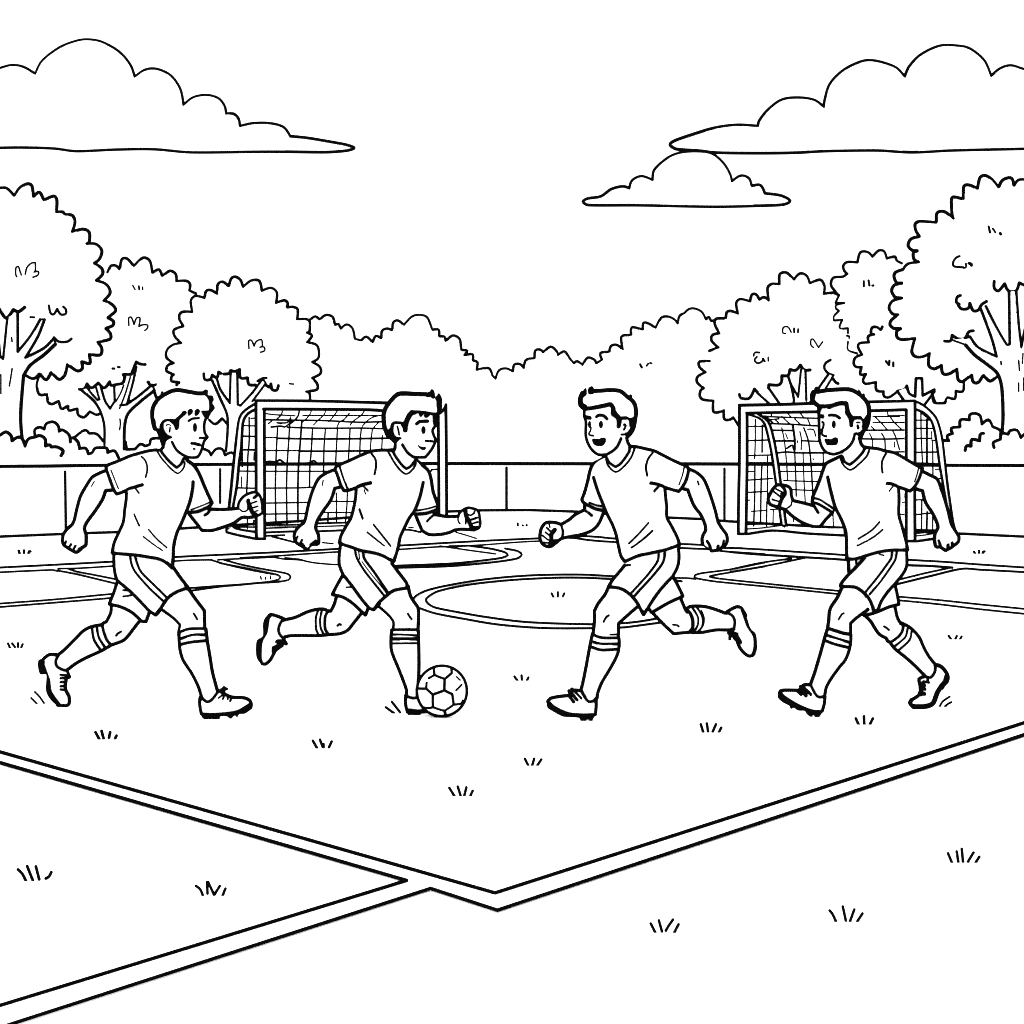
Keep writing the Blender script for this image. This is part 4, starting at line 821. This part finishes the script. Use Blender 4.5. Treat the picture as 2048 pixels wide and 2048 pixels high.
P4 = dict(D=8.74, foot=1600, ht='H', bt='I', bt_far='I',
 label='open mouthed player in white kit running left in front of the right goal',
 head='^5 H 565,270! 570,400 575,570 600,650 640,695 700,716 740,712! 790,690 850,650 895,590 912,528! ^0 960,500 1010,400 1010,230 900,110 600,105 520,170',
 head_s='5.5 H 585,352 612,352; 5 H 668,342 690,338 735,345 770,368; 4.2 H 603,405 616,415 612,455 596,488; 4 H 605,490 598,520 620,538 645,543; 5 H 895,372 935,362 975,370 995,400 998,450 975,500 912,520; 3 H 930,410 965,410; 5 H 940,440 948,465; 5.5 H 960,555 980,620 1005,648',
 head_b='627,570 690,572 725,555 752,568 752,600 735,627 650,627 632,604', eyes=[(713, 428, 19, 38)],
 hair='^8 H 565,245! 520,210 505,160 520,115 ^0 545,85! ^8 575,115! 640,105 740,97 870,97 960,145 1010,190 1045,250 1050,350 ^0 1040,420 1010,500 965,560! 930,515 992,450 1000,400 970,365 ^6 885,365! ^7 852,310 835,225! 770,225 700,245 600,252',
 hair_b='1000,390 1040,330 1070,350 1062,420 1042,470 1012,510 980,572 945,537 912,520 960,507 993,460; 822,290 843,228 862,300 905,358 965,358 970,372 908,392 897,450 870,452 858,380 823,322; 525,90 560,78 588,100 572,132 545,132 532,165 532,200 572,235 622,238 595,272 578,320 552,320 548,260 500,205 484,192 488,155 515,120; 948,90 978,120 962,138; 998,128 1017,150 995,158; 640,240 720,238 680,278 650,275; 575,335 615,335 615,370 600,370 575,355',
 neck='^5 H 958,555! 980,620 1010,652! ^0 1000,700 870,830 800,740 800,690 860,650 920,540',
 shirt='^6 H 1010,648! 1060,657 1140,667 1210,687 1300,707 1400,762 1500,822! 1568,852! 1555,890 1530,960 1490,1030 1450,1072! 1400,1052 1335,1030! 1340,1150 1338,1300 1370,1420 1400,1530 1427,1642! 1290,1640 1180,1652 1080,1677 1000,1702 920,1725 838,1730! 835,1500 820,1430 780,1330 730,1230 690,1090 655,935! ^0 690,820 795,740! ^5 820,795 865,820! 920,780 990,705 1012,665!',
 shirt_s='4 H 778,760 810,830 875,870 950,820 1030,740 1055,680; 4 H 1220,707 1185,770 1175,830 1183,895; 5.5 H 1220,997 1270,1002 1335,1030; 3 H 1285,1025 1245,1075; 3 H 1530,855 1510,930 1492,980; 3.5 H 1155,1370 1080,1450 950,1535; 3.5 H 1185,1445 1090,1520 940,1600',
 sleeve='^6 H 790,735! 720,765 640,808 610,870 580,960 540,1060 510,1130! 505,1180! ^5 560,1195 630,1235 705,1283! ^0 720,1200 690,1000 750,830',
 sleeve_s='4 H 515,1140 580,1155 640,1193 705,1240; 4 H 730,1235 705,1275',
 arm='^6 H 1568,882! 1640,920 1710,960 1750,1060 1790,1180 1820,1290 1845,1390 1880,1450 1920,1512! 1915,1560 1870,1600! 1840,1622 1790,1646! 1740,1612 1700,1610 1687,1560! 1690,1490 1720,1430! 1715,1390 1670,1290 1600,1180 1570,1068! 1500,1045 ^0 1480,980 1520,900',
 arm_s='5 H 1728,1550 1748,1612; 5.5 H 1815,1588 1815,1625; 5.5 H 1853,1570 1862,1600',
 arm_far='^6 H 510,1215! 440,1195 315,1165! 300,1110 295,1055 260,1025 170,1015 125,1055 95,1110 80,1150 100,1200 170,1225 245,1250! 310,1310 400,1370 500,1410 580,1415! 630,1350 695,1285! ^0 620,1190',
 arm_far_s='5 H 508,1190 530,1230 562,1282; 3 H 303,1180 300,1210 262,1237; 6 H 212,1030 235,1060 242,1100 215,1140 185,1218; 3.5 H 158,1055 230,1092; 3.5 H 130,1075 200,1130; 3.5 H 118,1153 180,1170; 6 H 210,1100 235,1110',
 shorts='^6 I 1365,170! 1368,330 1350,390 1310,450 1250,522! 1180,600 1120,690 1085,782! 1050,780! 1040,740 1010,670 950,600 870,550 730,545! 735,520 790,450 880,360 965,265! ^0 1000,150',
 shorts_s='4 I 1228,200 1220,270 1180,330 1080,465 970,600; 4 I 1275,200 1260,280 1220,350 1120,490 1012,622; 3 I 1105,235 1145,246',
 pelvis='^6 I 805,250! 808,380 817,430! ^0 900,380 1000,300 1000,200',
 pelvis_s='3.5 I 880,285 880,325',
 shorts_far='^6 I 1255,530! 1275,620 1292,718! 1200,740 1080,790 958,827! 950,800! ^0 1050,740 1120,650 1200,560',
 thigh='^6 I 740,560! 700,650 640,740 622,790! 615,880 605,950 ^0 600,1010 815,1040 ^6 825,1000 825,900! 880,850 995,765! ^0 1000,700 900,560',
 thigh_s='3.5 I 762,803 742,815 710,866',
 sock='^6 I 605,950! 680,975 760,1000 828,1008! 825,1090 805,1180 770,1260 720,1320 640,1430 590,1520 570,1605 ^0 520,1620 470,1570 ^6 438,1495! 480,1380 510,1280 545,1160 580,1030',
 sock_s='5 I 592,1013 680,1045 815,1085; 5 I 582,1068 680,1105 805,1135',
 boot='^5 I 440,1497! 465,1550 500,1605 535,1616 578,1605! ^6 570,1680 550,1750! ^0 450,1735 300,1680 150,1590! ^6 140,1585! 150,1555 200,1548 330,1550! 370,1500 410,1495',
 sole='127,1580 160,1555 172,1580 205,1610 290,1663 380,1708 470,1738 552,1743 542,1780 500,1817 470,1787 445,1802 405,1777 385,1747 320,1742 280,1717 250,1727 235,1697 170,1662 127,1620',
 lace='6 I 340,1512 370,1540; 5 I 368,1500 410,1495; 6 I 370,1522 440,1590; 6 I 350,1545 397,1602; 4.5 I 310,1560 350,1597; 4 I 400,1540 400,1590',
 thigh_far='^6 I 1255,745! 1275,840 1300,892! ^0 1350,930 1200,1080 ^6 1170,1042! 1110,1010 1070,960 1020,880 965,825! ^0 1050,790 1180,740',
 thigh_far_s='4 I 1150,930 1175,945 1197,965',
 sock_far='^5 I 1335,915! 1330,970 1290,1030 1210,1088! ^6 1260,1150 1360,1230 1450,1310 1545,1405 ^0 1600,1430 1650,1350 ^6 1642,1297! 1580,1220 1530,1130 1490,1040 1430,970 1380,930 1300,892',
 sock_far_s='4 I 1377,955 1357,1035 1260,1118; 4 I 1414,982 1395,1065 1295,1158',
 boot_far='^5 I 1645,1305! 1642,1370 1600,1425 1545,1415! ^6 1490,1440 1500,1505! 1495,1585 1420,1640! ^7 1400,1670 1430,1702! ^9 1550,1700 1620,1670 1660,1570 1705,1500! ^0 1760,1450 ^7 1760,1400 1720,1340 1680,1310',
 sole_far='1720,1455 1742,1390 1776,1390 1776,1468 1748,1500 1715,1545 1692,1542 1680,1600 1650,1600 1680,1505',
 lace_far='5 I 1482,1440 1530,1420; 6 I 1490,1480 1545,1500; 5.5 I 1495,1522 1550,1537; 6.5 I 1490,1575 1545,1585; 7 I 1512,1480 1510,1590; 5 I 1530,1465 1582,1475; 5 I 1570,1440 1577,1475; 4 I 1485,1450 1500,1475')

for d_ in (P1, P2, P3, P4): person(d_)

# ------------------------------------------------------------------ the ball
def football():
    ox, oy, s = T['E']; s /= 1932.0
    D = 8.80
    cu, cv, rp = ox + 1612*s, oy + 1352*s, 198*s
    c = to3(np.array([cu]), np.array([cv]), np.array([D]))[0]
    r = rp*D/FOC
    c[2] = max(c[2], r)
    ball = empty('football', (c[0], c[1], 0), label='white football with black panel seams beside a running player\'s boot',
                 category='football')
    b = Build(CLOTH)
    vs, fs = [], []
    NA, NB = 48, 24
    for j in range(1, NB):
        for i in range(NA):
            th, ph = math.pi*j/NB, 2*math.pi*i/NA
            vs.append(c + r*np.array([math.sin(th)*math.cos(ph), math.sin(th)*math.sin(ph), math.cos(th)]))
    vs += [c + (0, 0, r), c - (0, 0, r)]
    n = len(vs)
    for j in range(NB - 2):
        for i in range(NA):
            fs.append((j*NA + i, (j+1)*NA + i, (j+1)*NA + (i+1) % NA, j*NA + (i+1) % NA))
    for i in range(NA):
        fs.append((n-2, i, (i+1) % NA)); fs.append((n-1, (NB-2)*NA + (i+1) % NA, (NB-2)*NA + i))
    b.add(vs, fs)
    b.obj('ball_shell', ball)
    b = Build(CLOTH)
    a = np.linspace(0, 2*math.pi, 73)
    e = np.array([0, 0, EYE]) - c; dist = np.linalg.norm(e); e /= dist
    s1 = np.cross(e, (0, 0, 1)); s1 /= np.linalg.norm(s1); s2 = np.cross(s1, e)
    ring = c + e*r*r/dist + r*(np.cos(a)[:, None]*s1 + np.sin(a)[:, None]*s2)
    cord(b, ring, 8.5*.5*WF*D/FOC)
    def seam(p, w=4.5):
        pts, _, _ = sample(parse(p), False, 2.0)
        dx = (pts[:, 0] - cu)*D/FOC; dz = (cv - pts[:, 1])*D/FOC
        y = np.sqrt(np.maximum(r*r - dx*dx - dz*dz, 0))
        cord(b, np.stack([c[0] + dx, c[1] - y, c[2] + dz], -1), w*.5*WF*D/FOC)
    for p in ('1545,1350! 1640,1315! 1705,1350! 1715,1440! 1640,1492! 1545,1460! 1545,1350!', '1640,1315! 1641,1228! 1600,1215 1555,1200! 1545,1158',
              '1641,1228! 1660,1215 1697,1190! 1690,1165', '1555,1202! 1508,1228', '1545,1350! 1490,1308! 1450,1315 1422,1323', '1490,1308! 1492,1262',
              '1545,1460! 1520,1470 1472,1478', '1640,1492! 1647,1555', '1715,1440! 1740,1442 1772,1445! 1785,1420'):
        seam('E ' + p)
    for p in ('1735,1220 1765,1250', '1780,1285 1735,1322'): seam('E ' + p, 3.6)
    b.obj('seam', ball)
football()
